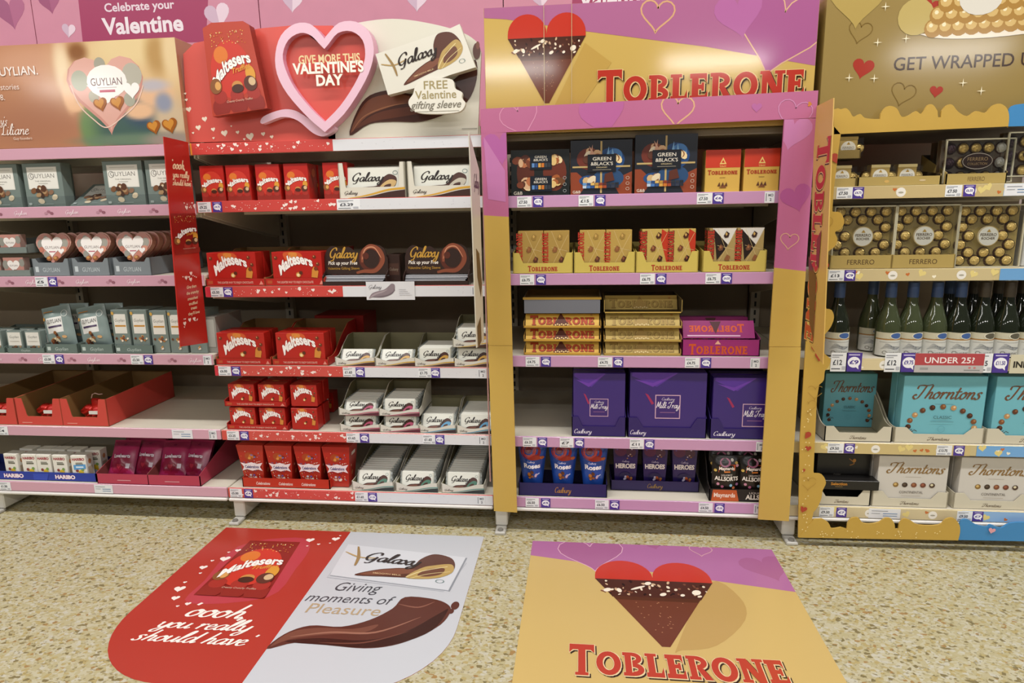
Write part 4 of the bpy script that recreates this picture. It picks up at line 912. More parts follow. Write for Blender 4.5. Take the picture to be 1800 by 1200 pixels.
# ------------------------------------------------------------------ printed designs (fractions of the face)
def choc_pile(p, cx, cy, s, n, seed, cols=('3d241a', '6b4128', '8f623c', 'c9a878', 'efe2cc', '52301f')):
    r_ = random.Random(seed); a = p.w / p.h
    for i in range(n):
        u, v = cx + r_.gauss(0, s), cy + r_.gauss(0, s * .5 * a)
        p.ell(u, v, .05 + r_.random() * .04, (.04 + r_.random() * .03) * a, cols[i % len(cols)], 9, r_.random() * 3)
def d_guyl(p):
    p.rect(.11, .41, .89, .91, 'dcdad2'); p.rect(.13, .43, .87, .89, 'e6e4dc')
    p.text('GUYLIAN', .5, .66, .10, '6e6a66', wd=.62, bold=-.004); p.ring(.21, .70, .07, .075, .012, '6e6a66', 16); p.rect(.18, .85, .82, .86, 'b5b1a8'); p.text('THE ORIGINAL', .5, .575, .03, '8d8a84', wd=.42, bold=0); p.rect(.38, .53, .62, .54, 'a5a29b')
    choc_pile(p, .5, .28, .15, 16, 4, ('4a3226', '7a5236', 'a98a64', 'd9c9ac', '6b4a38', '8a6a54')); p.ell(.5, .42, .07, .08, '5b3a28'); p.rect(.06, .05, .14, .1, 'b9c4c0'); p.rect(.3, .06, .7, .075, '9aa8a4')
def d_heartlid(p):                              # u,v over a 1x1 square
    r_ = random.Random(8)
    for i, (u, v, a) in enumerate(((.17, .64, .13), (.83, .66, .13), (.32, .34, .1), (.66, .32, .1), (.3, .8, .08), (.82, .48, .09), (.18, .48, .08))): p.ell(u, v, a * .8, a, ('8f8e86', '9a978c', '8f8e86', 'c07a68', '94928a', 'c98a72', 'b5705c')[i])
    p.heart(.48, .54, .6, 'ebe6e2'); p.text('GUYLIAN', .48, .5, .08, '6b5a5a', wd=.4, bold=0); p.rect(.4, .4, .58, .43, 'b5586a'); p.heart(.74, .42, .17, 'ece9e6')
    for u in (.4, .59): p.ell(u, .22, .08, .07, '8a4f24'); p.ell(u - .02, .24, .045, .04, 'c08a4c')
def malt_logo(p, u, v, h, wd, lift=1.0): p.text('Maltesers', u, v, h, 'f7f2ee', wd=wd, bold=.04, sh=.15, rot=.24, warp=lambda t: (lift * (math.sin(t * PI) * .7 - .3), .9 + .2 * math.sin(t * PI)), out=('7d1512', .018))
def d_malt(p):
    p.poly(crom([(.25, .98), (.55, .98), (.62, .8), (.45, .62), (.28, .75)], 4, True), 'cf5a2e'); p.poly(crom([(.35, .97), (.5, .97), (.5, .85), (.38, .82)], 4, True), 'd98a3e')
    p.poly(crom([(.0, .0), (.3, .12), (.8, .1), (.95, .3), (1, .4), (1, 0)], 4), 'b01c16')
    malt_logo(p, .48, .5, .3, .7, 1.0)
    for u, v in ((.08, .82), (.86, .84), (.92, .62)): p.ell(u, v, .035, .035 * p.w / p.h, '6b3420', 12); p.ell(u - .01, v + .02, .014, .014 * p.w / p.h, 'c98a5c', 8)
    p.ell(.52, .3, .05, .05 * p.w / p.h, 'c9883f'); p.ell(.57, .36, .035, .035 * p.w / p.h, '5b2c1c'); p.ell(.515, .29, .03, .03 * p.w / p.h, 'efd9a5')
    p.poly([(.78, .22), (.9, .2), (.93, .4), (.84, .55), (.8, .45)], 'd08a3a'); p.ell(.88, .48, .04, .04 * p.w / p.h, '7a3a22')
def d_truf(p): p.clip = [(0, 0), (p.w, 0), (p.w, p.h), (0, p.h)]; d_truffle(p, False)
def gal_swirl(p, acc, dk='4a2a22'):
    p.poly(crom([(.12, .12), (.25, .3), (.42, .34), (.58, .38), (.68, .62), (.8, .74), (.92, .62), (.9, .36), (.75, .2), (.5, .12)], 5, True), dk); p.poly(crom([(.16, .15), (.3, .27), (.5, .3), (.45, .2)], 4, True), '75483a')
    p.poly(crom([(.6, .2), (.66, .4), (.8, .56), (.92, .5), (.86, .3), (.74, .2)], 4, True), acc); p.poly(crom([(.68, .26), (.72, .38), (.82, .42), (.8, .3)], 4, True), dk)
def d_gal(acc):
    def f(p): gal_swirl(p, acc); p.script('Galaxy', .4, .52, .27, '241a18', wd=.55, wt=.16, wmin=.05); p.ring(.9, .78, .045, .07, .008, '6a8684', 12)
    return f
def d_galtray(acc, low='4a2c25'):
    def f(p):
        p.poly([(0, 0), (1, 0)] + crom([(1, .72), (.75, .55), (.5, .22), (.3, .06), (.1, 0.01)], 5), low)
        p.poly(crom([(1, .95), (.75, .82), (.5, .45), (.3, .2), (.12, .05)], 5) + crom([(.12, .02), (.3, .1), (.5, .3), (.75, .64), (1, .76)], 5), acc)
        p.script('Galaxy', .17, .38, .3, '3a2a26', wd=.2, wt=.14)
    return f
def d_gb(p):
    p.rect(0, 0, 1, 1, '20242e'); p.poly([(0, 0), (.14, 0), (.22, .12), (.22, .3), (.1, .42), (0, .42)], '8a4026'); p.poly([(1, 0), (.8, 0), (.74, .12), (.84, .34), (1, .42)], '8a4026')
    for (u, v, a, b, c) in ((.3, .66, .2, .2, '6a2f24'), (.66, .64, .22, .22, '20457a'), (.62, .3, .25, .18, '2a4a72'), (.3, .26, .16, .1, '274b80'), (.72, .72, .12, .12, '4a7fc0')): p.ell(u, v, a, b, c)
    p.rect(.485, .03, .515, .98, 'b9a06a'); p.rect(.03, .50, .97, .53, 'b9a06a')
    choc_pile(p, .3, .74, .07, 8, 3, ('d9b28c', '5b3426', 'b9714a', '7a3f2a', 'efe0c8')); choc_pile(p, .72, .64, .06, 7, 9, ('d9b878', '6b4226', 'e6cfa0', '8c5a34')); choc_pile(p, .34, .28, .06, 6, 5, ('cfae7c', '8a5a38', 'e0d0b0')); p.poly([(.55, .22), (.72, .26), (.68, .42), (.56, .38)], '5a2e22')
    for q in ((.3, .9, .35, .72), (.36, .92, .3, .7), (.62, .88, .58, .7), (.68, .85, .66, .7)): p.poly([(q[0], q[1]), (q[2] + .05, q[3] + .02), (q[2], q[3])], 'd9a890' if q[0] < .5 else '7fb0e0')
    p.rect(.28, .42, .74, .74, '171a22'); p.text('GREEN', .51, .63, .06, 'd9d2c4', wd=.3, bold=.01); p.text("&BLACK'S", .51, .54, .06, 'd9d2c4', wd=.36, bold=.01); p.text('ORGANIC', .51, .49, .025, 'c4b48c', wd=.18); p.rect(.36, .455, .66, .462, 'a9a08c')
    for i in range(9): p.rect(.2 + i * .066, .12, .2 + i * .066 + .06, .17, ('b9cce0', '4a78b8', '2f4f86', 'd0a050', 'c8742c', 'a0482a', '2a3040', '343a4a', '2a2c34')[i]); p.rect(.2 + i * .066, .175, .2 + i * .066 + .06, .22, ('5f92c8', '2a4a80', 'd9b468', 'b88a3c', '8a3c24', '5a2c24', '2c3038', '30333c', '24262c')[i])
    p.text('G&B', .1, .03, .05, 'd8d0c0', wd=.13)
    for i in range(3): p.ring(.93, .1 + i * .1, .03, .03, .006, 'c9b9a9', 10)
def d_gb_small(p):
    p.rect(0, 0, 1, 1, '1b1f1f'); p.ell(.75, .5, .2, .4, '6a2f20'); p.ell(.25, .5, .15, .4, '5a2a1e')
    for v in (.74, .26):
        choc_pile(p, .25, v, .06, 9, int(v * 50), ('d9b28c', '5b3426', 'b9714a', '7a3f2a', 'e6d2a8')); choc_pile(p, .75, v + .04, .05, 9, int(v * 60), ('d9b878', '6b4226', 'e6cfa0', 'a05a30'))
        p.rect(.33, v - .17, .7, v + .17, '151b26'); p.text('GREEN', .51, v + .08, .05, 'd9d2c4', wd=.2); p.text("&BLACK'S", .51, v + .015, .05, 'd9d2c4', wd=.24)
        for i in range(6): p.rect(.36 + i * .055, v - .12, .36 + i * .055 + .045, v - .03, ('5f8ac0', '2f4f86', 'd0a050', 'c8742c', '3a4048', '30343c')[i])
    p.text('G&B', .12, .03, .07, 'd8d0c0', wd=.15)
    for i in range(3): p.ring(.92, .1 + i * .14, .03, .035, .007, '9aa0a0', 10)
def d_tobbox(p):
    p.rect(0, .58, 1, 1, 'c23a24'); p.poly([(.4, .66), (.6, .66), (.5, .82)], 'e2c070'); p.poly([(.45, .69), (.55, .69), (.5, .76)], 'c23a24'); p.text('TINY', .5, .59, .04, 'e2c070', wd=.2)
    p.slab(.5, .42, .085, .86, 'a5301f', None); p.rect(.42, .34, .58, .35, '7a5a2a')
    for i in range(3): p.poly([(.36 + i * .1, .14), (.45 + i * .1, .14), (.42 + i * .1, .24)], '5b3422')
    p.poly([(.4, .1), (.62, .1), (.55, .17)], '7a4a2c')
def d_tobpouch(v):
    def f(p):
        if v == 2: p.poly([(.75, 1), (1, .9), (1, .2), (.72, .75)], 'b8361f'); p.poly([(1, .9), (1, .1), (.72, .75)], 'b8361f')
        if v == 3: p.poly([(.1, 1), (1, 1), (.62, .5)], 'd9d4cc'); p.poly([(.15, .98), (.72, .6), (.3, .25)], '241814')
        for q in (((.3, .98), (.9, .1)), ((.95, .9), (.35, .2)), ((.3, .6), (.95, .5))): p.stroke(q, .012, 'd9c08a', smooth=False)
        p.slab(.17, .5, .15, .92 * p.h / p.w, 'b23424', '5a2a1c' if v > 1 else None, rot=PI / 2)
        cc = (('9a7a3c', '8a5a34', '5b3424'), ('9a7a3c', '8a5a34', '5b3424'), ('4a2418', '6b3a26', '3a1c14'), ('3a2420', '6b4430', '8a5a34'))[v if v < 4 else 3]
        for i, (u, w) in enumerate(((.62, .86), (.42, .56), (.68, .32))): p.poly([(u - .1, w - .04), (u, w + .07), (u + .12, w + .02), (u + .08, w - .07), (u - .04, w - .09)], cc[i]); p.poly([(u - .04, w), (u, w + .05), (u + .05, w), (u, w - .04)], ('c9a45c', 'a06a40', '8a5236')[i % 3])
        p.rect(.42, .08, .78, .1, '8a4a2a')
    return f
def d_tobtray(p): p.slab(.5, .22, .42, .5, 'a8321f', None)
def d_tobbar(c1, c2, tri='5a2a1c', lit='f0d090'):
    def f(p):
        p.slab(.5, .16, .5, .88, c1, c2, off=(.05, -.05)); p.poly([(.38, .06), (.6, .06), (.48, .95)], tri); p.poly([(.44, .06), (.6, .06), (.48, .95)], tri); 
        for i in range(7): p.ell(.41 + i * .028, .12 + .05 * (i % 2), .012, .05, lit, 6)
        p.rect(.88, .74, .91, .86, 'b98a4a')
    return f
def d_mt(cx, cy, s):
    def f(p):
        p.poly([(.03, 1), (.62, 1), (.35, .78), (.02, .95)], '553098'); p.poly([(.05, .9), (.3, .78), (.6, .98), (.62, 1), (.3, .84)], '6a3aa8'); p.poly([(.2, .68), (.24, .66), (.32, .52), (.29, .5)], 'a02a5a')
        u0, u1 = cx - s / 2, cx + s / 2; a = p.w / p.h * s / 2; p.rect(u0, cy - a, u1, cy + a, '3c2370'); p.frame(u0, cy - a, u1, cy + a, .012, 'cfa9c0')
        p.script('Cadbury', cx, cy + a * .55, a * .22, 'e6dcee', wd=s * .5, wt=.1); p.script('Milk Tray', cx, cy - a * .1, a * .5, 'f2ecf5', wd=s * .9, wt=.13, wmin=.05); p.rect(cx - s * .3, cy - a * .5, cx + s * .3, cy - a * .45, '9a6a9a')
    return f
def d_cad(wd=.3, cx=.18, col='e9e3f2'):
    return lambda p: p.script('Cadbury', cx, .3, .42, col, wd=wd, wt=.13)
def d_thorn(name):
    blue = name == 'CLASSIC'
    def f(p):
        c = '6a4630' if blue else '8a6a3c'
        p.script('Thorntons', .53, .66 if blue else .66, .2, c, wd=.8, wt=.15, wmin=.05, sl=.3)
        p.rect(.4, .575, .62, .582, '5f9aa8' if blue else 'b5aa9c')
        r_ = random.Random(2)
        if blue:
            for i in range(13):
                a = PI * (1.12 - 1.24 * i / 12); u, v = .5 + .4 * math.cos(a), .24 + .3 * math.sin(a)
                p.ell(u, v, .036, .036 * p.w / p.h, ('5a3422', '3a2018', '7a4a2c', 'b98a5a')[i % 4], 9, i); p.ell(u + .008, v + .012, .016, .014 * p.w / p.h, ('8a5a3c', '6b3c28', 'a8764c', 'e0c498')[i % 4], 7, i)
            for s_ in (-1, 1):
                for i in range(7): u = .5 + s_ * (.32 + r_.random() * .12); v = .1 + r_.random() * .1; p.stroke([(u, v), (u + .04, v + .05 - .1 * r_.random())], .008, '3a2820', smooth=False)
        else:
            for i in range(5): u = .27 + i * .13; p.ell(u, .42, .042, .04 * p.w / p.h, ('8a6a34', '3a2a20', '7a4630', '6b3a2a', '4a3426')[i], 10); p.ell(u - .006, .43, .022, .02 * p.w / p.h, ('d0b070', '5b4a3c', 'a06a48', '9a5a44', 'd9cfae')[i], 8)
        v = .36 if blue else .25
        p.text(name, .5, v, .045 if blue else .05, '3f5f66' if blue else '5a5048', wd=.22 if blue else .34, bold=.0); p.rect(.36, v - .05, .64, v - .043, '5f8f9a' if blue else 'a89c8e'); p.ring(.5, .2 if blue else .1, .045, .05, .005, '5fa0b0' if blue else 'c4b8aa')
    return f
def d_celeb(p):
    r_ = random.Random(4)
    for i in range(70): p.ell(.1 + r_.random() * .8, .12 + r_.random() * .72, .012 + r_.random() * .012, .008 + r_.random() * .008, ('e8d9cc', '8a5aa0', 'd98a3c', 'f0e6dc', 'c9a0b0', '5a7ab0', 'e0b060')[i % 7], 6); p.d -= p.eps * .93
    p.ell(.45, .72, .2, .1, 'a8481f'); choc_pile(p, .48, .72, .09, 9, 3, ('c9742c', '6b3422', 'd99a4a', '7a6ab0')); choc_pile(p, .5, .22, .14, 12, 6, ('e8e0dc', '6a5aa8', 'a8442c', 'd9b8a0', 'c9c4d0'))
    p.poly([(.02, .36), (.14, .46), (.02, .57), (.25, .54), (.5, .58), (.75, .54), (.98, .57), (.86, .46), (.98, .36), (.75, .4), (.5, .36), (.25, .4)], 'efe6ea'); p.text('Celebrations', .5, .43, .07, '3c3a78', wd=.62, bold=.03)
def d_roses(p):
    for u, v, a, b, c in ((.42, .82, .34, .14, '8e1f22'), (.4, .84, .25, .11, 'b0302a'), (.36, .85, .13, .06, '7a1a20'), (.66, .82, .15, .1, '96242a'), (.6, .71, .28, .045, 'a83224'), (.87, .71, .08, .03, 'b9602c')): p.ell(u, v, a, b, c)
    p.stroke([(.16, .8), (.3, .73), (.52, .76), (.62, .86)], .03, 'c94436'); p.stroke([(.28, .88), (.4, .92), (.54, .86)], .025, 'd0503c'); p.stroke([(.3, .84), (.37, .81), (.45, .85)], .02, '5f1418')
    p.script('Cadbury', .45, .62, .035, 'e6e0f0', wd=.3, wt=.1); p.text('Roses', .5, .51, .09, 'f3eef2', wd=.66, bold=.035)
    choc_pile(p, .4, .37, .11, 8, 2, ('8a4a24', 'b9702c', '5b2c1a', 'c9a8c0', '6a3a20')); p.stroke([(.62, .36), (.82, .4)], .04, 'b9c0d8', smooth=False)
def d_heroes(p):
    r_ = random.Random(6); p.rect(0, 0, 1, 1, '2a1d5c'); p.ell(.3, .85, .25, .12, '5a2350'); p.ell(.72, .82, .2, .1, '4a2a48')
    for i in range(18): p.ell(.08 + r_.random() * .84, (.1 + r_.random() * .24) if i % 2 else (.66 + r_.random() * .28), .03, .016, ('c9c0e0', 'a9783c', '6a2a3a', '5a4aa0', 'd9c8b0')[i % 5], 7, r_.random() * 3)
    p.text('HEROES', .5, .46, .1, 'efe6e2', wd=.86, bold=.045); p.script('Cadbury', .5, .6, .04, 'd9d0ea', wd=.3, wt=.1); p.ell(.5, .25, .3, .12, '1f1a50'); choc_pile(p, .5, .22, .14, 8, 3, ('c9c0e0', 'a9783c', '6a2a3a', 'b5542c'))
def d_allsorts(p):
    p.ell(.45, .84, .2, .1, 'b56a8c'); p.poly([(.2, .62), (.8, .66), (.82, .8), (.24, .78)], 'c94f22'); p.text('Maynards', .5, .68, .07, 'f2e4d6', wd=.56, bold=.03); p.rect(.4, .62, .62, .65, 'd9803c')
    p.text('LIQUORICE', .5, .54, .04, 'd9cfc4', wd=.4, bold=.01); p.text('ALLSORTS', .5, .43, .09, 'efe8dc', wd=.84, bold=.035)
    for u, v, c in ((.85, .84, 'd9b45c'), (.88, .78, 'd9a0b0'), (.1, .66, 'e0c060'), (.7, .9, 'e8e4dc'), (.2, .34, 'c98aa0'), (.35, .28, 'b06080'), (.65, .32, '8fc0d8'), (.75, .26, 'd87a50'), (.88, .34, '9a6a90')): p.ell(u, v, .055, .035, c, 8)
def d_haribo(p):
    p.text('HARIBO', .5, .8, .1, 'a03040', wd=.82, bold=.04); p.rect(.3, .68, .75, .71, '5a5a50'); p.rect(.3, .6, .8, .66, '6a6a5c')
    for u, v, a, c in ((.6, .3, .18, 'd9b830'), (.68, .2, .12, 'c9a020'), (.35, .38, .1, '8a3a30'), (.72, .42, .1, '7a9a50'), (.55, .12, .14, 'b5c0d0')): p.ell(u, v, a, a * .6, c)
def d_hblue(p):
    d_haribo(p); p.poly([(.15, .42), (.95, .46), (.95, .64), (.15, .62)], '5a9ad0'); p.rect(.3, .5, .8, .56, 'd8e8f4')
def bar_make(w, h, t, acc, side='8a8f8c', face='dcdcd2'):
    m = MB(); m.box(-w / 2 + .006, w / 2 - .006, 0, t, 0, h, ink(face, .3), t * .28)
    for s in (-1, 1):
        x0 = s * w / 2
        n = 9
        for i in range(n):
            z0, z1 = h * i / n, h * (i + 1) / n; o = .0012 * (-1) ** i
            a, b = (x0, x0 - s * .008)
            m.face([(a, t / 2 + o, z0), (a, t / 2 - o, z1), (b, t * .3, z1), (b, t * .3, z0)], ink(side, .3)); m.face([(a, t / 2 + o, z0), (a, t / 2 - o, z1), (b, t * .7, z1), (b, t * .7, z0)], ink(side, .3))
    o = m.build('chocolate_bar'); o['category'] = 'chocolate bar'
    p = Pr(front(-w / 2 + .006, 0, 0), w - .012, h, rough=.3); d_gal(acc)(p); p.build('front_print', o); return o
# ================================================================== bay 1 (pink rails)
GG = '75827d'
S = ' on the pink top shelf'
g = 'grey-green chocolate boxes on the top left shelf'
for i, (a, b, yt, Y) in enumerate(((-26, 40, 290, .02), (48, 118, 288, .02), (187, 260, 285, .02), (262, 334, 283, .02))):
    cart(1, 0, a, b, 288, ('grey-green chocolate box cut by the left picture edge', 'grey-green chocolate box standing left of the toppled one', 'grey-green chocolate box standing right of the toppled one', 'grey-green chocolate box half hidden behind the red fin board')[i] + ('' if i in (0, 3) else S), d_guyl, GG, Y, .045, 'guyl', group=g)
cart(1, 0, 52, 122, 288, 'grey-green chocolate box standing behind its twin, only its edge showing', d_guyl, GG, .075, .045, 'guyl', group=g)
w_, h_ = DIM['guyl']; xa = XW(157, 1, 0, .02)
put('guyl', None, (xa, .02, ZT[1][0] + .001), 'grey-green chocolate box toppled on its back between standing ones', 0, -1.02, g).location.z = ZT[1][0] + .003
m = MB(); m.box(-.985, -.035, .004, .006, ZT[1][0] + .001, ZT[1][0] + .036, CLEAR); m.build('clear_riser', SH[1][0])
# heart boxes in trays, second shelf
HP0 = [(x * (1 + max(0, -y) * .55), y) for x, y in heart_pts(40)]
def heartbox_make():
    w = .138; m = MB(); P = [(x * w, y * w * .95 + .06) for x, y in HP0]; m.xz(P, 0, .022, ink('c99a8c', .3), ink('b0806c', .4))
    m.xz([(x * .93, .06 + (z - .06) * .93) for x, z in P], -.003, 0, ink('c0867a', .3)); o = m.build('heart_box'); o['category'] = 'heart box'
    H_ = heart_pts(40)
    p = Pr(front(-w / 2, -.003, 0), w, .124, rough=.3); d_heartlid(p); p.build('lid_print', o); return o
z2 = ZT[1][1]
def d_gtray(p): p.text('GUYLIAN', .5, .3, .32, 'c3ccd0', wd=.46, bold=0); p.rect(.07, .3, .16, .7, 'c3ccd0')
trs = ((61, 125), (128, 197), (200, 270))
for i, (a, b) in enumerate(trs):
    tray(1, 1, a, b, ('grey tray of heart boxes nearest the pink bay\'s left end', 'middle grey tray of heart boxes', 'grey tray of heart boxes beside the red fin board')[i], key='gtray', group='grey trays of heart boxes', d=.32, hf=.048, hs=.062, hb=.07, out='7d858a', inn='6a6f72', prof='v', post=.16, riser=.03, pr=d_gtray)
    xc = (XW(a, 1, 1, .012) + XW(b, 1, 1, .012)) / 2
    for j in range((3, 4, 7)[i]):
        put('heartbox', heartbox_make, (xc + .0, .026 + j * .041, z2 + .034), ('front heart-shaped box' if j == 0 else ORD[j] + ' heart-shaped box from the front') + (' in the left grey tray', ' in the middle grey tray', ' in the grey tray beside the red fin')[i], rx=-.16, group='heart-shaped boxes in grey trays')
# stack of two small trays at the far left
for lv in range(2):
    t = tray(1, 1, -30, 56, ('lower', 'upper')[lv] + ' grey tray of small heart packs at the left edge', key='gstack', dz=lv * .082, group='small grey trays stacked at the left edge', d=.2, hf=.022, hs=.03, hb=.05, out='78827e', inn='6a6f6c')
    for j, px in enumerate((-12, 29)):
        def mk():
            def dz(p): p.rect(0, 0, 1, 1, 'b8857a'); p.ell(.1, .6, .15, .25, '8f8e86'); p.ell(.92, .7, .14, .22, '8f8e86'); p.heart(.5, .5, .62, 'e9e4e0'); p.text('GUYLIAN', .5, .5, .1, '6b5a5a', wd=.4, bold=0); choc_pile(p, .5, .16, .12, 6, 3, ('8a4f24', 'c08a4c', '6b3a1c'))
            return carton('small_heart_pack', 'chocolate box', .078, .064, .03, 'a98a80', dz)
        put('hpack', mk, (XW(px, 1, 1, .02), .018, z2 + .003 + lv * .082), ('left', 'right')[j] + ' small pink heart pack in the ' + ('lower', 'upper')[lv] + ' tray at the left edge', group='small pink heart packs')
# third shelf: small packs, pouches, slim cartons
z3 = ZT[1][2]
def d_gsmall(p): p.rect(.08, .3, .92, .94, 'dcdad2'); p.text('Guylian', .5, .66, .12, '7a7a74', wd=.6, bold=0, sh=.2); choc_pile(p, .5, .26, .16, 9, 5, ('4a3226', '7a5236', 'a98a64', '6b4a38')); p.rect(.2, .5, .8, .52, 'b5b1a8')
for i, (a, b) in enumerate(((-55, 10), (13, 80))):
    tray(1, 2, a, b, ('grey-green tray of small packs cut by the left edge', 'grey-green tray of small packs left of the pouches')[i], key='gsm', group='grey-green trays of small packs', d=.22, hf=.018, hs=.022, hb=.07, out='5f6f68', inn='566059', pr=lambda p: p.text('Guylian', .5, .3, .4, 'b9c6c0', wd=.24, bold=0, sh=.2))
    for j in range(2):
        for r_i in range(2):
            put('gsmall', lambda: carton('small_chocolate_box', 'chocolate box', .062, .078, .03, GG, d_gsmall), (XW(a + 17 + j * 32, 1, 2, .018) + .0, .018 + r_i * .06, z3 + .003), ('left', 'right')[j] + ' small grey-green box, ' + ('front', 'back')[r_i] + ' row of the ' + ('edge tray', 'tray beside the pouches')[i], group='small grey-green boxes on the third left shelf')
def c_pouch(u, v):
    if .2 < u < .78 and .38 < v < .76: return 'd9d8d4'
    return '7d8d8a'
def d_pouch(p): p.text('GUYLIAN', .48, .62, .09, '5f5f5c', wd=.48, bold=0); p.rect(.26, .52, .72, .56, '4a3a58', 6); choc_pile(p, .48, .24, .12, 12, 8, ('4a2e20', '8a5a34', 'c9a070', '6b3a26', 'e0cfae')); p.rect(.1, .88, .45, .9, 'c98a4a', 4); p.ring(.85, .8, .09, .075, .012, 'd8dcd8'); p.ell(.12, .74, .06, .04, 'c08a3c')
for i, (a, b, tl) in enumerate(((82, 138, 'left'), (140, 203, 'right'))):
    tray(1, 2, a, b, 'grey-green tray holding the ' + tl + ' leaning pouch', key='gpt', group='grey-green pouch trays', d=.25, hf=.033, hs=.036, hb=.05, out='62726c', inn='566059', pr=lambda p: (p.text('Guylian', .5, .3, .36, 'b9c6c0', wd=.4, bold=0, sh=.2), p.rect(.06, .3, .16, .7, 'b9c6c0')))
    for j in range(2): put('pouch', lambda: bag_make('chocolate_pouch', 'pouch', .118, .165, .045, c_pouch, d_pouch), ((XW(a, 1, 2, .03) + XW(b, 1, 2, .03)) / 2, .045 + j * .06, z3 + .006), ('front ' if j == 0 else 'rear ') + 'silver-green chocolate pouch in the ' + tl + ' pouch tray', rx=-.12, ry=-.18 if j == 0 else -.02, group='silver-green pouches')
def d_slim(p): p.rect(.14, .44, .86, .9, 'e0ded6'); p.text('Guylian', .5, .72, .07, '7a7a74', wd=.6, bold=0, sh=.2); p.rect(.18, .6, .82, .64, 'c08a3c'); choc_pile(p, .5, .32, .14, 12, 2, ('6b3a22', 'a8703c', 'd9b070', 'e9dcc8', '8a4a2c')); choc_pile(p, .55, .1, .12, 5, 7, ('e0d6cc', 'b98a4a')); p.ell(.12, .92, .08, .04, 'c9a050')
for i, px in enumerate((218, 251, 285, 316, 350)):
    put('slim', lambda: carton('slim_chocolate_carton', 'chocolate box', .065, .155, .1, GG, d_slim), (XW(px, 1, 2, .02), .022, z3 + (.004 if i < 2 else .001)), ORD[i] + ' slim grey-green carton from the pouches, pale label, third shelf', group='slim grey-green cartons')
tray(1, 2, 203, 271, 'grey-green tray under the two slim cartons beside the pouches', key='gslimt', d=.14, hf=.03, hs=.03, hb=.05, out='62726c', inn='566059', pr=lambda p: (p.text('Guylian', .5, .3, .36, 'b9c6c0', wd=.36, bold=0, sh=.2), p.rect(.05, .3, .14, .7, 'b9c6c0')))
m = MB(); m.box(-.03, .03, 0, .18, 0, .13, ink('8f8d86', .5)); m.xz([(-.025, .02), (.025, .02), (.025, .12), (-.025, .12)], -.0015, 0, ink('a5a39c', .5)); o = m.build('plain_grey_carton'); o.location = (-.03, .035, z3 + .001); lab(o, 'plain grey carton at the right end of the third left shelf', 'carton')
# fourth shelf: open red trays
z4 = ZT[1][3]; RT = 'c8453c'
for i, (a, b) in enumerate(((-46, 32), (33, 112), (113, 190))):
    tray(1, 3, a, b, ('open red cardboard tray cut by the left picture edge', 'open red cardboard tray in the middle of its row', 'open red cardboard tray with its side in view, next to empty shelf')[i], Y=.008, key='redtray', group='open red trays', d=.40, hf=.035, hs=.105, hb=.115, out=RT, inn=BROWN, prof='u', post=.2, pr=lambda p: p.rect(.1, .25, .32, .33, 'e09a8c'))
    xc = (XW(a, 1, 3, .02) + XW(b, 1, 3, .02)) / 2
    for j, (dx, dy, sx) in enumerate(((.035, .02, 1), (.0, .05, 1), (-.04, .06, 1), (.05, .09, 1))[:4 if i == 1 else 3]):
        def mk():
            m = MB(); n = 10; r_ = random.Random(3)
            vs = [(.044 * math.sin(PI * k / n) * math.cos(2 * PI * q / 10) * r_.uniform(.75, 1.1), .034 * math.sin(PI * k / n) * math.sin(2 * PI * q / 10) * r_.uniform(.75, 1.1), .03 - .03 * math.cos(PI * k / n)) for k in range(n + 1) for q in range(10)]
            m.raw(vs, [(k * 10 + q, k * 10 + (q + 1) % 10, (k + 1) * 10 + (q + 1) % 10, (k + 1) * 10 + q) for k in range(n) for q in range(10)], ink('b3201a', .22, .35)); m.box(-.022, .02, -.034, -.03, .03, .042, ink('d8d4cf', .4)); o = m.build('foil_sweet'); o['category'] = 'sweet'; return o
        put('foil', mk, (xc + dx + .01, .03 + dy, z4 + .002 + .012 * (j == 0)), ORD[j] + ' red foil sweet left in the ' + ('edge', 'middle', 'right-hand')[i] + ' open red tray', rz=j * 1.3, group='red foil sweets in open trays')
def mk():
    m = MB(); m.box(-.018, .018, 0, .02, 0, .085, ink('b3201a', .22, .3), .006); m.tube(crom([(-.018 + .0, .01), (0, .0)], 2) and [(-.018, .01, .085), (-.012, .01, .1), (.0, .01, .105), (.015, .01, .1), (.03, .01, .102)], .002, ink('c9a49a', .3)); o = m.build('foil_figure'); o['category'] = 'sweet'; return o
put('foilfig', mk, (XW(165, 1, 3, .05), .07, z4 + .003), 'upright red foil figure with a loop in the right-hand open red tray')
# base shelf: small white boxes in a blue tray, pink bags in a red tray
z5 = ZT[1][4]
tray(1, 4, -60, 170, 'long blue tray of small white sweet boxes', Y=.012, d=.16, hf=.034, hs=.036, hb=.04, out='233a9a', inn='1c2c70', pr=lambda p: [(p.text('HARIBO', u, .3, .42, 'f2e9ee', wd=.15, bold=.05, out=('b03050', .03)), p.poly([(u - .24, .85), (u - .12, .85), (u - .14, .05), (u - .24, .05)], '2f49b0')) for u in (.38, .77)])
for i, (px, rz) in enumerate(((25, -.05), (57, .06), (82, 0), (110, 0), (143, .1))):
    for j in range(2):
        ds = d_hblue if i == 4 and j == 0 else d_haribo
        put('hari' + ('b' if ds is d_hblue else ''), lambda: carton('small_sweet_box', 'sweet box', .058, .098, .042, 'e3e0d6', ds, side=lambda p: (p.rect(.2, .1, .8, .5, 'b9a890'), p.ell(.5, .7, .2, .1, 'c98a5a'))), (XW(px + j * 6, 1, 4, .02) + .012 * 0, .02 + j * .058, z5 + .004), ('blue-flashed ' if i == 4 and j == 0 else '') + ORD[i] + ' small white sweet box from the left, ' + ('front' if j == 0 else 'back') + ' row in the blue tray' + '', rz=rz, group='small white sweet boxes')
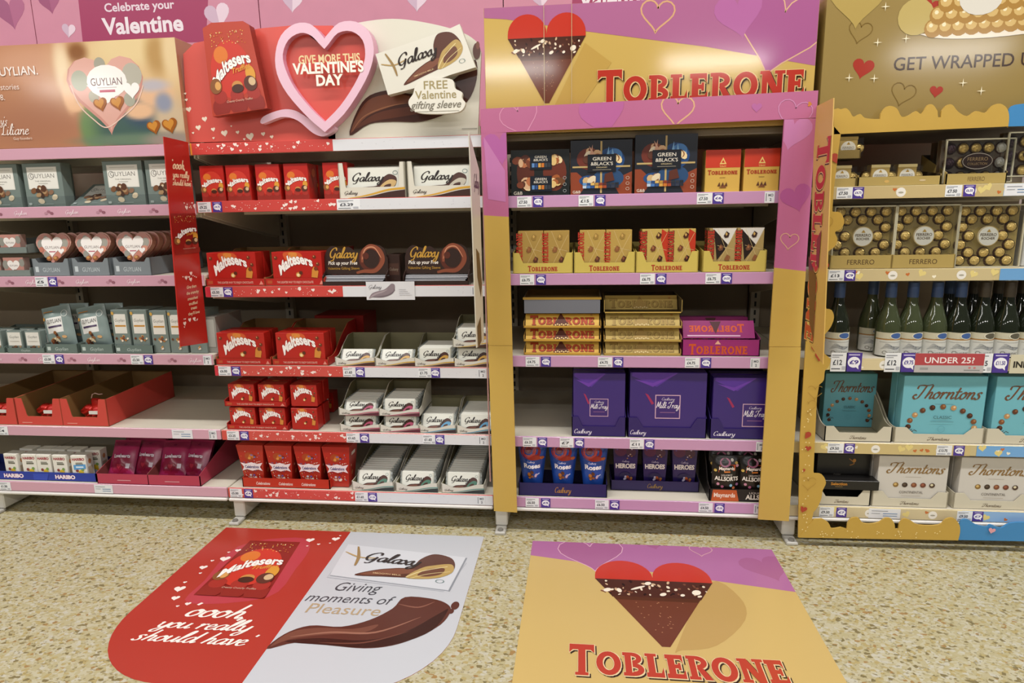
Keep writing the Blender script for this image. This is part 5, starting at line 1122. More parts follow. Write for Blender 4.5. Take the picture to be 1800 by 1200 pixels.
tray(1, 4, 171, 352, 'wide dark pink tray of pink sweet bags', Y=.0, d=.30, hf=.04, hs=.044, hb=.14, out='b23a52', inn='7a3a38', mid=1, pr=lambda p: (p.rect(.2, .35, .33, .42, 'd9a0a8'), p.rect(.66, .35, .8, .42, 'd9a0a8')))
def c_pink(u, v): return '8e2250' if .78 < v < .93 else ('8e1a3c' if ((u - .5) / .36) ** 2 + ((v - .32) / .26) ** 2 < 1 else '9a2654')
def d_pink(p): p.text('Lovehearts', .5, .5, .09, 'efdce8', wd=.6, bold=.03, out=('4a1a44', .05)); p.heart(.5, .24, .36, '8a1630'); p.heart(.47, .26, .2, 'b02a40'); p.rect(.72, .22, .84, .34, 'd9c8d4'); p.ell(.5, .86, .06, .03, '7a1a48')
for i, (px, yy, rz) in enumerate(((213, .05, .05), (255, .07, -.08), (303, .06, .1), (340, .07, -.15), (235, .16, 0), (320, .17, 0), (268, .16, .05), (352, .18, 0))):
    put('pinkbag', lambda: bag_make('sweet_bag', 'sweet bag', .105, .145, .04, c_pink, d_pink, rough=.22), (XW(px, 1, 4, yy), yy, z5 + .006), ORD[i % 4] + ' pink sweet bag from the left, ' + ('front' if i < 4 else 'back') + ' row of the dark pink tray', rx=-.55, rz=rz, group='pink sweet bags')
# ================================================================== bay 2 (red and white rails)
z1 = ZT[2][0]; MR = 'b3211a'
def tr_side(p): p.ell(.3, .5, .25, .2, '96201a'); p.ell(.7, .3, .2, .15, 'a5261e'); p.ell(.6, .75, .2, .12, 'd0602c')
g = 'small red truffle boxes on the top red shelf'
for i, (a, b) in enumerate(((357, 396), (402, 442), (452, 496), (501, 546), (572, 612))):
    cart(2, 0, 357, 397, 297, '', d_truf, MR, .02, .1, 'truf', group=g, side=tr_side) if i < 0 else None
    xc = (XW(a, 2, 0, .02) + XW(b, 2, 0, .02)) / 2
    hh = .118
    put('truf', lambda: carton('truffle_box', 'chocolate box', .085, hh, .075, MR, d_truf, tr_side), (xc, .02, z1 + .001), ('leftmost small red truffle box on the top shelf', 'second small red truffle box from the fin board', 'third small red truffle box from the fin board', 'small red truffle box with its side in view', 'small red truffle box partly behind the white tray')[i], group=g)
    if i < 4: put('truf', None, (xc + .004, .1, z1 + .001), ('small red truffle box behind the ' + ORD[i] + ' one from the fin board'), group=g)
def gbar(key, acc, w, h, t): return lambda: bar_make(w, h, t, acc)
for i, (a, b) in enumerate(((598, 713), (716, 838))):
    tray(2, 0, a, b, ('left', 'right')[i] + ' tall white display tray with a yellow wave on the top red shelf', key='galtop', group='tall white display trays', Y=.008, d=.2, hf=.036, hs=.115, hb=.12, out='d8d4c6', inn='b9b4a5', prof='u', post=.085, pr=d_galtray('d0a038', '3f2620'))
    xc = (XW(a, 2, 0, .01) + XW(b, 2, 0, .01)) / 2
    for j in range(3):
        put('galbig' + str(i), gbar('', ('c9a870', 'c0b8a8')[i], .205, .1, .016), (xc, .016 + j * .03, z1 + .004), ORD[j] + ' large white chocolate bar from the front in the ' + ('left', 'right')[i] + ' tall white tray', rx=-.1, group='large white chocolate bars')
# shelf 2: large red boxes, dark sleeve displays
z2 = ZT[2][1]
def d_mtray(p): p.rect(.04, .3, .12, .75, 'b5502c'); p.text('THE LIGHTER WAY TO ENJOY CHOCOLATE', .5, .35, .3, 'e6b8a8', wd=.6, bold=.01); p.poly([(.9, .2), (.97, .2), (.935, .75)], 'd98a7a')
for i, (a, b) in enumerate(((366, 466), (489, 566))):
    tray(2, 1, (363, 468)[i], (467, 572)[i], ('left', 'right')[i] + ' red tray of large boxes on the second red shelf', key='mtray2', group='red trays on the second red shelf', Y=.01, d=.3, hf=.025, hs=.03, hb=.12, out='b01c17', scurve=True, pr=d_mtray)
    xc = XW((412, 526)[i], 2, 1, .02)
    for j in range(2): put('maltL', lambda: carton('chocolate_box', 'chocolate box', .178, .112, .05, MR, d_malt), (xc, .016 + j * .06, z2 + .004), ('front' if j == 0 else 'rear') + ' large red box in the ' + ('left', 'right')[i] + ' tray of the second red shelf', group='large red boxes on the second red shelf')
DK = '33211d'
def sleeve_make():
    o = thing('sleeve_display', '', 'display box', (0, 0, 0)); w = .225
    m = MB(); m.box(-w / 2, w / 2, .0, .12, 0, .012, ink(DK, .35)); m.yz([(0, 0), (.12, 0), (.12, .1), (.0, .03)], -w / 2, -w / 2 + .003, ink(DK, .35)); m.yz([(0, 0), (.12, 0), (.12, .1), (.0, .03)], w / 2 - .003, w / 2, ink(DK, .35)); m.build('base', o)
    pts = [(-w / 2, .035), (w / 2, .035), (w / 2, .09)] + crom([(w * .48, .095), (w * .46, .12), (w * .33, .135), (w * .16, .122), (w * .1, .11), (0, .113), (-w * .1, .128), (-w * .22, .122), (-w * .36, .132), (-w * .45, .118), (-w * .49, .095)], 3)
    m = MB(); m.xz(pts, .03, .034, ink(DK, .35)); m.build('header_card', o)
    p = Pr(front(-w / 2, .03, .035), w, .1, rough=.35); p.script('Galaxy', .3, .56, .34, 'c0923c', wd=.44, wt=.17, wmin=.06); p.text('Pick up your Free', .29, .33, .12, 'efe6dc', wd=.46, bold=.02, sh=.15); p.text('Valentine Gifting Sleeve', .3, .16, .09, 'c0923c', wd=.5, bold=.0)
    p.ring(.74, .52, .19, .46, .06, '5a2a20'); p.stroke([(.6, .4), (.62, .75), (.74, .95), (.88, .8), (.92, .45), (.8, .12), (.62, .1), (.5, .04)], .07, '8a4a34', taper=.5); p.stroke([(.6, .5), (.66, .85), (.8, .9), (.9, .55)], .02, 'c98a6a', taper=.6); p.ell(.66, .62, .05, .12, '5a2a20'); p.build('card_print', o)
    m = MB()
    for k in range(4): m.box(-w / 2 + .006, w / 2 - .012 + .004 * k, .003 + .004 * k, .1, .013 + .005 * k, .0165 + .005 * k, ink(('b9bac0', '8f9096', 'c9cad0', 'a5a6ac')[k], .3))
    m.build('sleeve_stack', o); return o
for i, (a, b) in enumerate(((563, 685), (706, 828))): put('sleeve', sleeve_make, ((XW(a, 2, 1, .01) + XW(b, 2, 1, .01)) / 2, .008, z2 + .001), ('left', 'right')[i] + ' dark brown gifting-sleeve display on the second red shelf', group='dark brown sleeve displays')
put('dkbox', lambda: carton('dark_box', 'chocolate box', .045, .1, .1, DK, lambda p: (p.rect(.1, .3, .9, .7, '4a3028'), p.text('Galaxy', .5, .45, .1, '8a7a6a', wd=.7, bold=0))), (XW(694, 2, 1, .05), .05, z2 + .001), 'narrow dark box between the two sleeve displays')
def mk():
    w, h = .168, .062; m = MB(); m.box(-w / 2, w / 2, 0, .0012, 0, h, ink('dcdce0', .3)); o = m.build('shelf_card'); o['category'] = 'sign'
    p = Pr(front(-w / 2, 0, 0), w, h, rough=.3); p.script('Galaxy', .18, .62, .2, '5a5860', wd=.26, wt=.1); P = lambda u, v: (.05 + .55 * u, .08 + .8 * v)
    swoosh(p, P, ('8d7f86', 'a89aa0', '756870'))
    for i in range(4): p.rect(.68, .25 + i * .1, .94 - .04 * i, .28 + i * .1, 'c4c4ca')
    p.build('card_print', o); return o
put('gcard', mk, (ax(686, 515, -.012), -.0095, az(686, 527, -.012)), 'white card with a grey chocolate wave on the second red shelf edge')
# shelf 3
z3 = ZT[2][2]
for i, (a, b) in enumerate(((383, 482), (487, 580))):
    tray(2, 2, (381, 479)[i], (478, 579)[i], ('left', 'right')[i] + ' red tray of large boxes on the third red shelf', key='mtray3', group='red trays on the third red shelf', Y=.008, d=.3, hf=.022, hs=.03, hb=.12, out='b01c17', scurve=True, pr=d_mtray)
    xc = XW((429, 532)[i], 2, 2, .02)
    for j in range(2): put('maltL3', lambda: carton('chocolate_box', 'chocolate box', .178, .112, .05, MR, d_malt), (xc, .014 + j * .062, z3 + .004), ('front' if j == 0 else 'rear') + ' large red box in the ' + ('left', 'right')[i] + ' tray of the third red shelf', group='large red boxes on the third red shelf')
put('mback', lambda: carton('chocolate_box', 'chocolate box', .2, .13, .16, '8e1813', lambda p: p.text('Chocolatey', .5, .74, .12, 'd9b0a0', wd=.5, bold=0, sh=.3)), (XW(600, 2, 2, .3), .31, z3 + .001), 'dark red box set back behind the right red tray')
GT = dict(d=.19, hf=.03, hs=.036, hb=.085, out='d6d4ca', inn='7d7858', prof='wave')
def gtray(bay, k, a, b, label, key, acc, dz=0, low='4a2c25', Y=.008, d=.19, hf=.019, hb=.085): return tray(bay, k, a, b, label, key=key, Y=Y, dz=dz, group='wavy white bar trays', d=d, hf=hf, hs=hf * 1.6, hb=hb, out='d6d4ca', inn='7d7858', prof='wave', scurve=True, pr=d_galtray(acc, low))
def gbars(key, acc, xc, z, n, y0, dy, rx, lab_, w=.125, h=.062, t=.014, lift=.0):
    for j in range(n):
        put(key, lambda: bar_make(w, h, t, acc), (xc, y0 + j * dy, z + .003 + (lift if j else 0)), (ORD[j] if j < 16 else str(j + 1)) + ' white bar from the front in the ' + lab_, rx=rx, group='white chocolate bars in wavy trays')
for i, (a, b, n, dz, wl) in enumerate(((590, 659, 1, 0, 'first yellow-waved tray'), (660, 730, 1, 0, 'second yellow-waved tray'), (731, 797, 7, 0, 'third yellow-waved tray'), (798, 868, 3, 0, 'lower stacked yellow-waved tray'), (798, 868, 6, .068, 'upper stacked yellow-waved tray'))):
    gtray(2, 2, a, b, wl.replace('tray', 'white tray') + ' on the third red shelf', 'gt3l' if i == 3 else 'gt3', 'd0a838', dz, hb=.064 if i == 3 else .085)
    xc = (XW(a, 2, 2, .01) + XW(b, 2, 2, .01)) / 2
    gbars('gb3', 'c99a44', xc, z3 + dz, n, .016, .02, -.62 if n < 3 else -.2, wl)
# shelf 4
z4 = ZT[2][3]; g = 'small red boxes on the fourth red shelf'
tray(2, 3, 400, 508, 'lower red tray of small boxes on the fourth red shelf', Y=.006, key='mt4', d=.2, hf=.018, hs=.024, hb=.05, out='b01c17', inn='8a1813', pr=d_mtray)
tray(2, 3, 400, 508, 'upper red tray of small boxes stacked on the fourth red shelf', Y=.006, key='mt4', dz=.088, d=.2, hf=.018, hs=.024, hb=.05, out='b01c17', inn='8a1813', pr=d_mtray)
for lv in range(2):
    for j, px in enumerate((429, 481, 537)):
        for r_i in range(2):
            put('maltS', lambda: carton('chocolate_box', 'chocolate box', .098, .079, .05, 'b01d17', d_malt), (XW(px + (2 if lv else 0), 2, 3, .012), .012 + r_i * .062, z4 + .003 + lv * .088), ('left', 'middle', 'right')[j] + ' small red box, ' + ('lower', 'upper')[lv] + ' tier, ' + ('front', 'back')[r_i] + ' row on the fourth red shelf', group=g)
for j in range(3): put('maltS', None, (XW(505 + j * 30, 2, 3, .2), .22, z4 + .003 + .18 * 0 + (.088 if j < 2 else 0)), ('dark-standing red box far behind the others, ' + ('left', 'middle', 'right')[j]), group=g)
for i, (a, b, n, dz, wl, rx) in enumerate(((598, 668, 2, 0, 'lower left pink-waved tray', -.15), (598, 668, 8, .06, 'upper left pink-waved tray', -.6), (670, 737, 2, 0, 'lower right pink-waved tray', -.15), (670, 737, 8, .06, 'upper right pink-waved tray', -.25))):
    gtray(2, 3, a, b, wl.replace('tray', 'white tray'), 'gt4' if dz else 'gt4l', 'b5486a', dz, low='5a2434', hf=.017, hb=.085 if dz else .056); xc = (XW(a, 2, 3, .01) + XW(b, 2, 3, .01)) / 2
    gbars('gb4', 'b0506e', xc, z4 + dz, n, .014, .019, rx, wl, h=.058)
for i, (a, b, n, wl) in enumerate(((735, 801, 6, 'left blue-waved tray'), (803, 870, 12, 'right blue-waved tray'))):
    gtray(2, 3, a, b, wl.replace('tray', 'white tray'), 'gt4b', '3f8fb0', 0, low='3a2c30'); xc = (XW(a, 2, 3, .01) + XW(b, 2, 3, .01)) / 2
    gbars('gb4b', '5f9ac0', xc, z4, n, .014, .017, -.28 if i else -.5, wl, h=.066 if i else .066, lift=.0)
# base shelf
z5 = ZT[2][4]
tray(2, 4, 427, 580, 'red tray of flared red sweet cartons', Y=.008, d=.1, hf=.036, hs=.036, hb=.04, out='b8301c', inn='8a2a1a', pr=lambda p: [p.text('Celebrations', u, .3, .3, 'efdcd4', wd=.16, bold=.02, sh=.2) for u in (.24, .5, .76)])
for i, px in enumerate((450, 499, 549, 598)):
    put('celeb', lambda: frustum('sweet_carton', 'sweet carton', .07, .104, .06, .09, .16, 'b02a1c', d_celeb, lambda p: (p.rect(.3, .74, .75, .82, 'efe4da'), p.ell(.5, .3, .1, .06, 'd98a5a'), p.ell(.3, .5, .05, .03, 'e8d0b0'))), (XW(px, 2, 4, .03), .026, z5 + .003), ('leftmost flared red sweet carton in the red tray', 'second flared red sweet carton in the red tray', 'third flared red sweet carton in the red tray', 'flared red sweet carton standing outside the red tray')[i], group='flared red sweet cartons')
for i, (a, b, n, wl) in enumerate(((619, 692, 13, 'left green-waved base tray'), (695, 770, 14, 'middle green-waved base tray'), (772, 855, 14, 'right green-waved base tray'))):
    gtray(2, 4, a, b, wl.replace('base tray', 'white tray on the base shelf'), 'gt5', '6f9a94', 0, low='2f3a3c', Y=.006, d=.33, hf=.022); xc = (XW(a, 2, 4, .01) + XW(b, 2, 4, .01)) / 2
    gbars('gb5', '4f7a68', xc, z5, n, .012, .021, -.35 if i else -.42, wl, w=.132, h=.07, t=.016)
# ================================================================== bay 3 (lilac rails, inside the frame)
z1 = ZT[3][0]; Y0 = .016
cart(3, 0, 899, 1001, 263, 'small dark box with two stacked pictures, left end of the lilac top shelf', d_gb_small, '1b1f1f', Y0, .05)
g = 'dark blue and rust square boxes'
a = cart(3, 0, 1003, 1110, 246, 'left dark blue and rust square chocolate box', d_gb, '20242e', Y0 + .004, .05, group=g)
a = cart(3, 0, 1115, 1223, 236, 'right dark blue and rust square chocolate box, the taller one', d_gb, '20242e', Y0, .05, group=g)
for i, (a, b) in enumerate(((1238, 1299), (1306, 1367))): cart(3, 0, a, b, 263, ('left', 'right')[i] + ' red-topped yellow box on the lilac top shelf', d_tobbox, 'cfa850', Y0 + .01, .06, 'tobbox', group='red-topped yellow boxes')
# shelf 2: pouch boxes in yellow trays
z2 = ZT[3][1]
for i, (a, b) in enumerate(((902, 1007), (1009, 1116), (1117, 1227), (1234, 1346))):
    tray(3, 1, a, b, ORD[i] + ' yellow tray from the left on the second lilac shelf', key='tobtray', group='yellow trays on the second lilac shelf', Y=.01, d=.22, hf=.034, hs=.068, hb=.09, out='c9b458', inn='a8964a', prof='v', post=.17, pr=d_tobtray)
    for j in range(2):
        xc = XW(a + (b - a) * (.3 + .43 * j), 3, 1, .02); v = (0, 1, 2, 3)[i]
        for r_i in range(2):
            put('tobp%d' % v, lambda: carton('pouch_box', 'chocolate box', .083, .136, .035, ('a98a48', 'b5964e', 'bfa458', 'a8905a')[v], d_tobpouch(v)), (xc, .018 + r_i * .05, z2 + .003), ('left', 'right')[j] + ' gold patterned box, ' + ('front' if r_i == 0 else 'second') + ' row, in the ' + ORD[i] + ' yellow tray', group='gold patterned boxes in yellow trays')
# shelf 3: long triangular bars
z3 = ZT[3][2]
def prism_bar(w, col, ds, s=.06):
    m = MB(); h = s * .87; m.yz([(0, 0), (s, 0), (s / 2, h)], -w / 2, w / 2, ink(col, .3)); o = m.build('triangular_bar'); o['category'] = 'chocolate bar'
    U = Vector((1, 0, 0)); V = Vector((0, s / 2, h)).normalized(); p = Pr(plane_map((-w / 2, 0, 0), U, V), w, s, rough=.3); ds(p); p.build('front_print', o); return o
def bars3(key, a, b, col, ds, tcol, lab_, nlev, hlev, open_top):
    w = None
    for lv in range(nlev):
        tray(3, 2, a, b, ('lower', 'middle', 'upper')[lv] + ' ' + lab_ + ' tray of triangular bars', key=key + 't', dz=lv * hlev, group=lab_ + ' bar trays', Y=.012, d=.2, hf=.008, hs=.02, hb=.044, out=tcol, inn=BROWN)
        w = DIM[key + 't'] - .012; xc = (XW(a, 3, 2, .012) + XW(b, 3, 2, .012)) / 2
        for r_i in range(3):
            put(key, lambda: prism_bar(w, col, ds, .052), (xc, .018 + r_i * .055, z3 + lv * hlev + .0035), ('front', 'middle', 'back')[r_i] + ' ' + lab_ + ' triangular bar in the ' + ('lower', 'middle', 'upper')[lv] + ' tray', group=lab_ + ' triangular bars')
bars3('tby', 921, 1056, 'dbb04c', d_tobbar('b2441f', '7a2a14'), 'c69a3a', 'yellow', 3, .0465, True)
bars3('tbg', 1061, 1197, 'c0a55c', d_tobbar('a98c4c', '7d6632', 'a88a4c', 'd9c48c'), 'b5974a', 'pale gold', 3, .0465, True)
xg = (XW(1061, 3, 2, .012) + XW(1197, 3, 2, .012)) / 2
put('tbgo', lambda: tray_mesh(DIM['tbgt'], .19, .006, .046, .05, 'b5974a', '4a3c22'), (xg, .02, z3 + .1405), 'half-empty pale gold tray on top of the pale gold stack', group='pale gold bar trays')
put('tbg', None, (xg, .085, z3 + .1445), 'lone pale gold triangular bar pushed back in the top tray', group='pale gold triangular bars')
# grey cardboard divider on the yellow stack
xc = (XW(921, 3, 2, .03) + XW(1056, 3, 2, .03)) / 2; w = DIM['tbyt']
def mk():
    o = tray_mesh(w, .19, .052, .052, .06, ink('6d6f78', .5), BROWN, 'flat'); m = MB(); m.box(-w / 2 - .001, w / 2 + .001, -.001, .001, .048, .056, ink('b5903a', .4)); m.build('rim', o); return o
put('greytray', mk, (xc, .02, z3 + .1405), 'empty grey-fronted tray on top of the yellow bar stack')
# purple bars, three in a purple tray
tray(3, 2, 1198, 1335, 'purple tray of triangular bars', Y=.012, d=.22, hf=.055, hs=.06, hb=.1, out='8e2268', inn='6a1a50', pr=lambda p: (p.rect(.02, .05, .98, .95, '96246e'), p.slab(.47, .12, .5, .76, 'c8501e', None), p.poly([(.42, .72), (.5, .72), (.46, .96)], 'e0a890')))
xc = (XW(1198, 3, 2, .012) + XW(1335, 3, 2, .012)) / 2
dsp = lambda p: (p.slab(.47, .36, .36, -.78, 'c8501e', None, rot=0), p.poly([(.38, .95), (.54, .95), (.46, .25)], '4a1a24'), p.rect(.06, .1, .8, .17, 'd9b0c8'))
wpb = XW(1335, 3, 2, .012) - XW(1198, 3, 2, .012) - .02
for i, (yy, zz) in enumerate(((.022, .058), (.08, .004), (.1, .058), (.15, .004))): put('tbp', lambda: prism_bar(wpb, '8e2268', dsp, .062), (xc - .005, yy, z3 + zz), ('front upper', 'front lower', 'back upper', 'back lower')[i] + ' purple triangular bar in the purple tray', group='purple triangular bars')
# shelf 4: purple boxes in shelf-ready cases
z4 = ZT[3][3]
for i, (a, b, yt, cx, cy, s) in enumerate(((1005, 1100, 656, .5, .45, .36), (1103, 1241, 655, .5, .47, .33), (1247, 1372, 664, .62, .38, .36))):
    nm = ('narrow', 'wide middle', 'right-hand')[i]
    tray(3, 3, a, b, nm + ' purple case holding a purple gift box', Y=.01, d=.3, hf=.036, hs=.07, hb=.2, out='2c1c62', inn='241850', prof='v', post=.2, pr=d_cad((.32, .2, .3)[i], (.2, .13, .2)[i]))
    xa, xb = XW(a, 3, 3, .02) + .005, XW(b, 3, 3, .02) - .005; h = az((a + b) / 2, yt, .016) - z4 - .003
    for j in range(2): put('milkgift%d' % i, lambda: carton('gift_box', 'chocolate box', xb - xa, h, .045, '3a2674', d_mt(cx, cy, s)), ((xa + xb) / 2, .016 + j * .055, z4 + .003), ('front' if j == 0 else 'second') + ' purple gift box in the ' + nm + ' purple case', group='purple gift boxes')
# base shelf
z5 = ZT[3][4]
tray(3, 4, 912, 1067, 'dark blue tray of blue sweet cartons with roses', Y=.008, d=.12, hf=.048, hs=.05, hb=.05, out='211a58', inn='1a1440', pr=d_cad(.18, .5, 'b8843c'))
def c_roses(u, v): return '274fa8' if v < .96 else '1c2f70'
for i, px in enumerate((937, 990, 1042)): put('roses', lambda: bag_make('sweet_carton', 'sweet carton', .108, .185, .055, lambda u, v: '23489c', d_roses, flare=.42, crimp=.02, nu=12, nv=14), (XW(px, 3, 4, .05), .05, z5 + .004), ('left', 'middle', 'right')[i] + ' blue sweet carton with a red rose', group='blue rose cartons')
tray(3, 4, 1073, 1228, 'dark purple tray set back on the base shelf', Y=.075, d=.12, hf=.038, hs=.04, hb=.05, out='281a58', inn='1c1444', pr=d_cad(.17, .5, 'a8843c'))
for i, px in enumerate((1098, 1149, 1200)): put('heroes', lambda: frustum('sweet_carton', 'sweet carton', .072, .09, .06, .07, .165, '2a1d5c', d_heroes), (XW(px, 3, 4, .1), .095, z5 + .003), ('left', 'middle', 'right')[i] + ' purple sweet carton with white capitals', group='purple sweet cartons')
tray(3, 4, 1246, 1372, 'black tray with an orange panel holding black sweet bags', Y=.008, d=.2, hf=.044, hs=.05, hb=.17, out='1c1816', inn='2a211c', scurve=True, pr=lambda p: (p.poly([(.03, .02), (.42, .02), (.38, .95), (.05, .95)], 'c05a2c'), p.text('Maynards', .215, .35, .34, 'f0dccc', wd=.3, bold=.03), p.text('ALLSORTS', .72, .22, .36, 'e6dfd2', wd=.42, bold=.04), p.text('LIQUORICE', .7, .66, .16, 'd9cfc4', wd=.28, bold=.0)))
for i, px in enumerate((1274, 1322)):
    for j in range(2): put('allsorts', lambda: bag_make('sweet_bag', 'sweet bag', .093, .15, .035, lambda u, v: '1a1614', d_allsorts, nu=12, nv=14), (XW(px, 3, 4, .03), .034 + j * .06, z5 + .006), ('left', 'right')[i] + ' black sweet bag, ' + ('front', 'back')[j] + ' row of the black tray', rx=-.05, group='black sweet bags')
# ================================================================== bay 4 (gold rails)
GOLDF = ink('d6b76c', .3, .45, name='gold_foil'); GCARD = ink('ad9658', .3, .0, name='gold_card'); CUP = ink('4a2e1c', .6, name='paper_cup')
def ball_mesh(key='ball', mat=None, seed=1):
    if key in _T: return _T[key]
    r_ = random.Random(seed); m = MB(); n, k = 10, 6; R = .0155
    vs = []
    for j in range(k + 1):
        a = PI / 2 * j / k
        for i in range(n):
            q = R * r_.uniform(.9, 1.06); vs.append((q * math.sin(a) * math.cos(2 * PI * i / n), -q * math.cos(a) * .85, q * math.sin(a) * math.sin(2 * PI * i / n)))
    m.raw(vs, [(j * n + i, j * n + (i + 1) % n, (j + 1) * n + (i + 1) % n, (j + 1) * n + i) for j in range(k) for i in range(n)], mat or GOLDF)
    m.raw([(.0185 * math.cos(2 * PI * i / 12), 0, .0185 * math.sin(2 * PI * i / 12)) for i in range(12)] + [(.0165 * math.cos(2 * PI * i / 12), -.006, .0165 * math.sin(2 * PI * i / 12)) for i in range(12)], [(i, (i + 1) % 12, 12 + (i + 1) % 12, 12 + i) for i in range(12)], CUP)
    _T[key] = m.mesh('wrapped_chocolate'); return _T[key]
WHITEF = ink('d0cdc4', .35, .3, name='white_foil'); DARKF = ink('4a3540', .35, .5, name='dark_foil')
def child(name, mesh, parent, loc): o = bpy.data.objects.new(name, mesh); COL.objects.link(o); o.parent = parent; o.location = loc; return o
def ferrero_make(w=.187, h=.19, d=.05):
    o = thing('chocolate_box', '', 'chocolate box'); m = MB(); m.box(-w / 2, w / 2, .028, d, 0, h, GCARD); m.build('gold_base', o)
    rows = [(.9, (.14, .38, .63, .87)), (.77, (.26, .5, .75)), (.645, (.12, .88)), (.5, (.24, .76)), (.355, (.12, .88)), (.23, (.26, .5, .75)), (.1, (.13, .37, .62, .87))]
    for v, us in rows:
        for u in us: child('wrapped_chocolate', ball_mesh(), o, ((u - .5) * w, .027, v * h))
    m = MB(); m.v = []; P = ell_pts(0, .5 * h, .031, .031, 24); m.xz(P, .008, .011, ink('cfcdc2', .3)); l = m.build('round_label', o)
    p = Pr(front(-.031, .008, .5 * h - .031), .062, .062, rough=.3); p.ring(.5, .5, .5, .5, .03, 'b59a58'); p.text('FERRERO', .5, .5, .14, '5a4a34', wd=.74, bold=.01); p.text('ROCHER', .5, .33, .12, '5a4a34', wd=.62, bold=.01); p.poly([(.4, .7), (.6, .7), (.5, .84)], 'a9873c'); p.build('label_print', l)
    for x0_, x1_, z0_, z1_ in ((-w / 2 - .001, -w / 2 + .003, 0, h), (w / 2 - .003, w / 2 + .001, 0, h), (-w / 2, w / 2, h - .004, h), (-w / 2, w / 2, .0, .003)): r_ = MB(); r_.box(x0_, x1_, -.0015, .004, z0_, z1_, ink('b9b49c', .15)); r_.build('lid_edge', o)
    m = MB(); m.box(-w / 2 - .001, w / 2 + .001, 0, .027, .001, h, CLEAR, .004); m.build('clear_lid', o); return o
z2 = ZT[4][1]
for i, (a, b, dz) in enumerate(((1463, 1565, .004), (1569, 1672, .004), (1678, 1788, .001))):
    put('ferr', ferrero_make, ((XW(a, 4, 1, .02) + XW(b, 4, 1, .02)) / 2, .02, z2 + dz), ('clear-fronted box of gold chocolates nearest the gold side board', 'middle clear-fronted box of gold chocolates', 'clear-fronted box of gold chocolates standing without a tray')[i], group='clear-fronted boxes of gold chocolates')
    if i < 2: tray(4, 1, (1458, 1567)[i], (1566, 1676)[i], ('left', 'right')[i] + ' gold tray under a clear-fronted chocolate box', key='ferrt', group='gold trays under clear boxes', Y=.012, d=.12, hf=.042, hs=.043, hb=.05, out=GCARD, inn=GCARD, pr=lambda p: p.text('FERRERO', .5, .32, .36, '5a4426', wd=.44, bold=.0))
m = MB(); m.box(-.03, .03, 0, .1, 0, .17, ink('b9b9b4', .4), .002); o = m.build('plain_white_carton'); o.location = (XW(1812, 4, 1, .05), .05, z2 + .001); lab(o, 'pale carton at the right picture edge beside the gold chocolates', 'carton')
# top shelf
z1 = ZT[4][0]
def coll_make(w=.195, h=.13, d=.045):
    o = thing('chocolate_box', '', 'chocolate box'); m = MB(); m.box(-w / 2, w / 2, .028, d, 0, h, ink('6a5a48', .35)); m.build('base', o)
    for r_i, v in enumerate((.8, .47, .15)):
        for c in range(5):
            if r_i == 1 and c in (1, 2, 3) and c != 1: continue
            key, mt = (('balld', DARKF), ('ball', None), ('ball', None), ('ball', None), ('ballw', WHITEF))[c]
            child('wrapped_chocolate', ball_mesh(key, mt, 3), o, ((.13 + c * .185 - .5) * w, .027, v * h))
    m = MB(); m.xz(ell_pts(0, .5 * h, .045, .026, 24), .008, .011, ink('3a2018', .3)); l = m.build('oval_label', o)
    p = Pr(front(-.045, .008, .5 * h - .026), .09, .052, rough=.3); p.ring(.5, .5, .48, .46, .02, 'd9cfc0'); p.text('FERRERO', .5, .52, .2, 'c9a878', wd=.64, bold=.0); p.text('COLLECTION', .5, .28, .14, 'c9a878', wd=.62, bold=0); p.build('label_print', l)
    for x0_, x1_, z0_, z1_ in ((-w / 2 - .001, -w / 2 + .003, 0, h), (w / 2 - .003, w / 2 + .001, 0, h), (-w / 2, w / 2, h - .004, h), (-w / 2, w / 2, .0, .003)): r_ = MB(); r_.box(x0_, x1_, -.0015, .004, z0_, z1_, ink('b9b49c', .15)); r_.build('lid_edge', o)
    m = MB(); m.box(-w / 2 - .001, w / 2 + .001, 0, .027, .001, h, CLEAR, .004); m.build('clear_lid', o); return o
put('coll', coll_make, (XW(1715, 4, 0, .03), .03, z1 + .004), 'clear box of mixed chocolates with a dark oval label in a gold tray'); put('coll', None, (XW(1700, 4, 0, .1), .1, z1 + .004), 'clear box of mixed chocolates behind the one with the gold tray')
put('coll', None, (XW(1823, 4, 0, .025), .025, z1 + .02), 'clear box of mixed chocolates cut by the right picture edge')
tray(4, 0, 1661, 1767, 'gold tray under the dark-labelled clear box', Y=.016, d=.16, hf=.032, hs=.036, hb=.1, out=GCARD, inn='3a3226', pr=lambda p: p.text('FERRERO', .5, .3, .4, '7a6236', wd=.28, bold=0))
def four_make(w=.095, h=.062):
    o = thing('small_chocolate_pack', '', 'chocolate box'); m = MB(); m.box(-w / 2 + .02, w / 2 - .02, 0, .035, 0, h, ink('b59a5a', .3, .3), .002); m.build('gold_sleeve', o)
    p = Pr(front(-w / 2 + .02, 0, 0), w - .04, h, rough=.3); p.rect(0, .86, 1, 1, 'e6d49a'); p.ell(.5, .45, .4, .34, 'd6d2c4'); p.poly([(.4, .62), (.6, .62), (.5, .76)], 'a9873c'); p.text('FERRERO', .5, .42, .12, '5a4a34', wd=.6, bold=0); p.text('ROCHER', .5, .28, .1, '5a4a34', wd=.5, bold=0); p.build('sleeve_print', o)
    m = MB(); m.box(-w / 2, w / 2, .002, .033, .002, h - .002, CLEAR, .003); m.build('clear_tube', o)
    for s in (-1, 1): child('wrapped_chocolate', ball_mesh(), o, (s * .036, .017, h * .45))
    return o
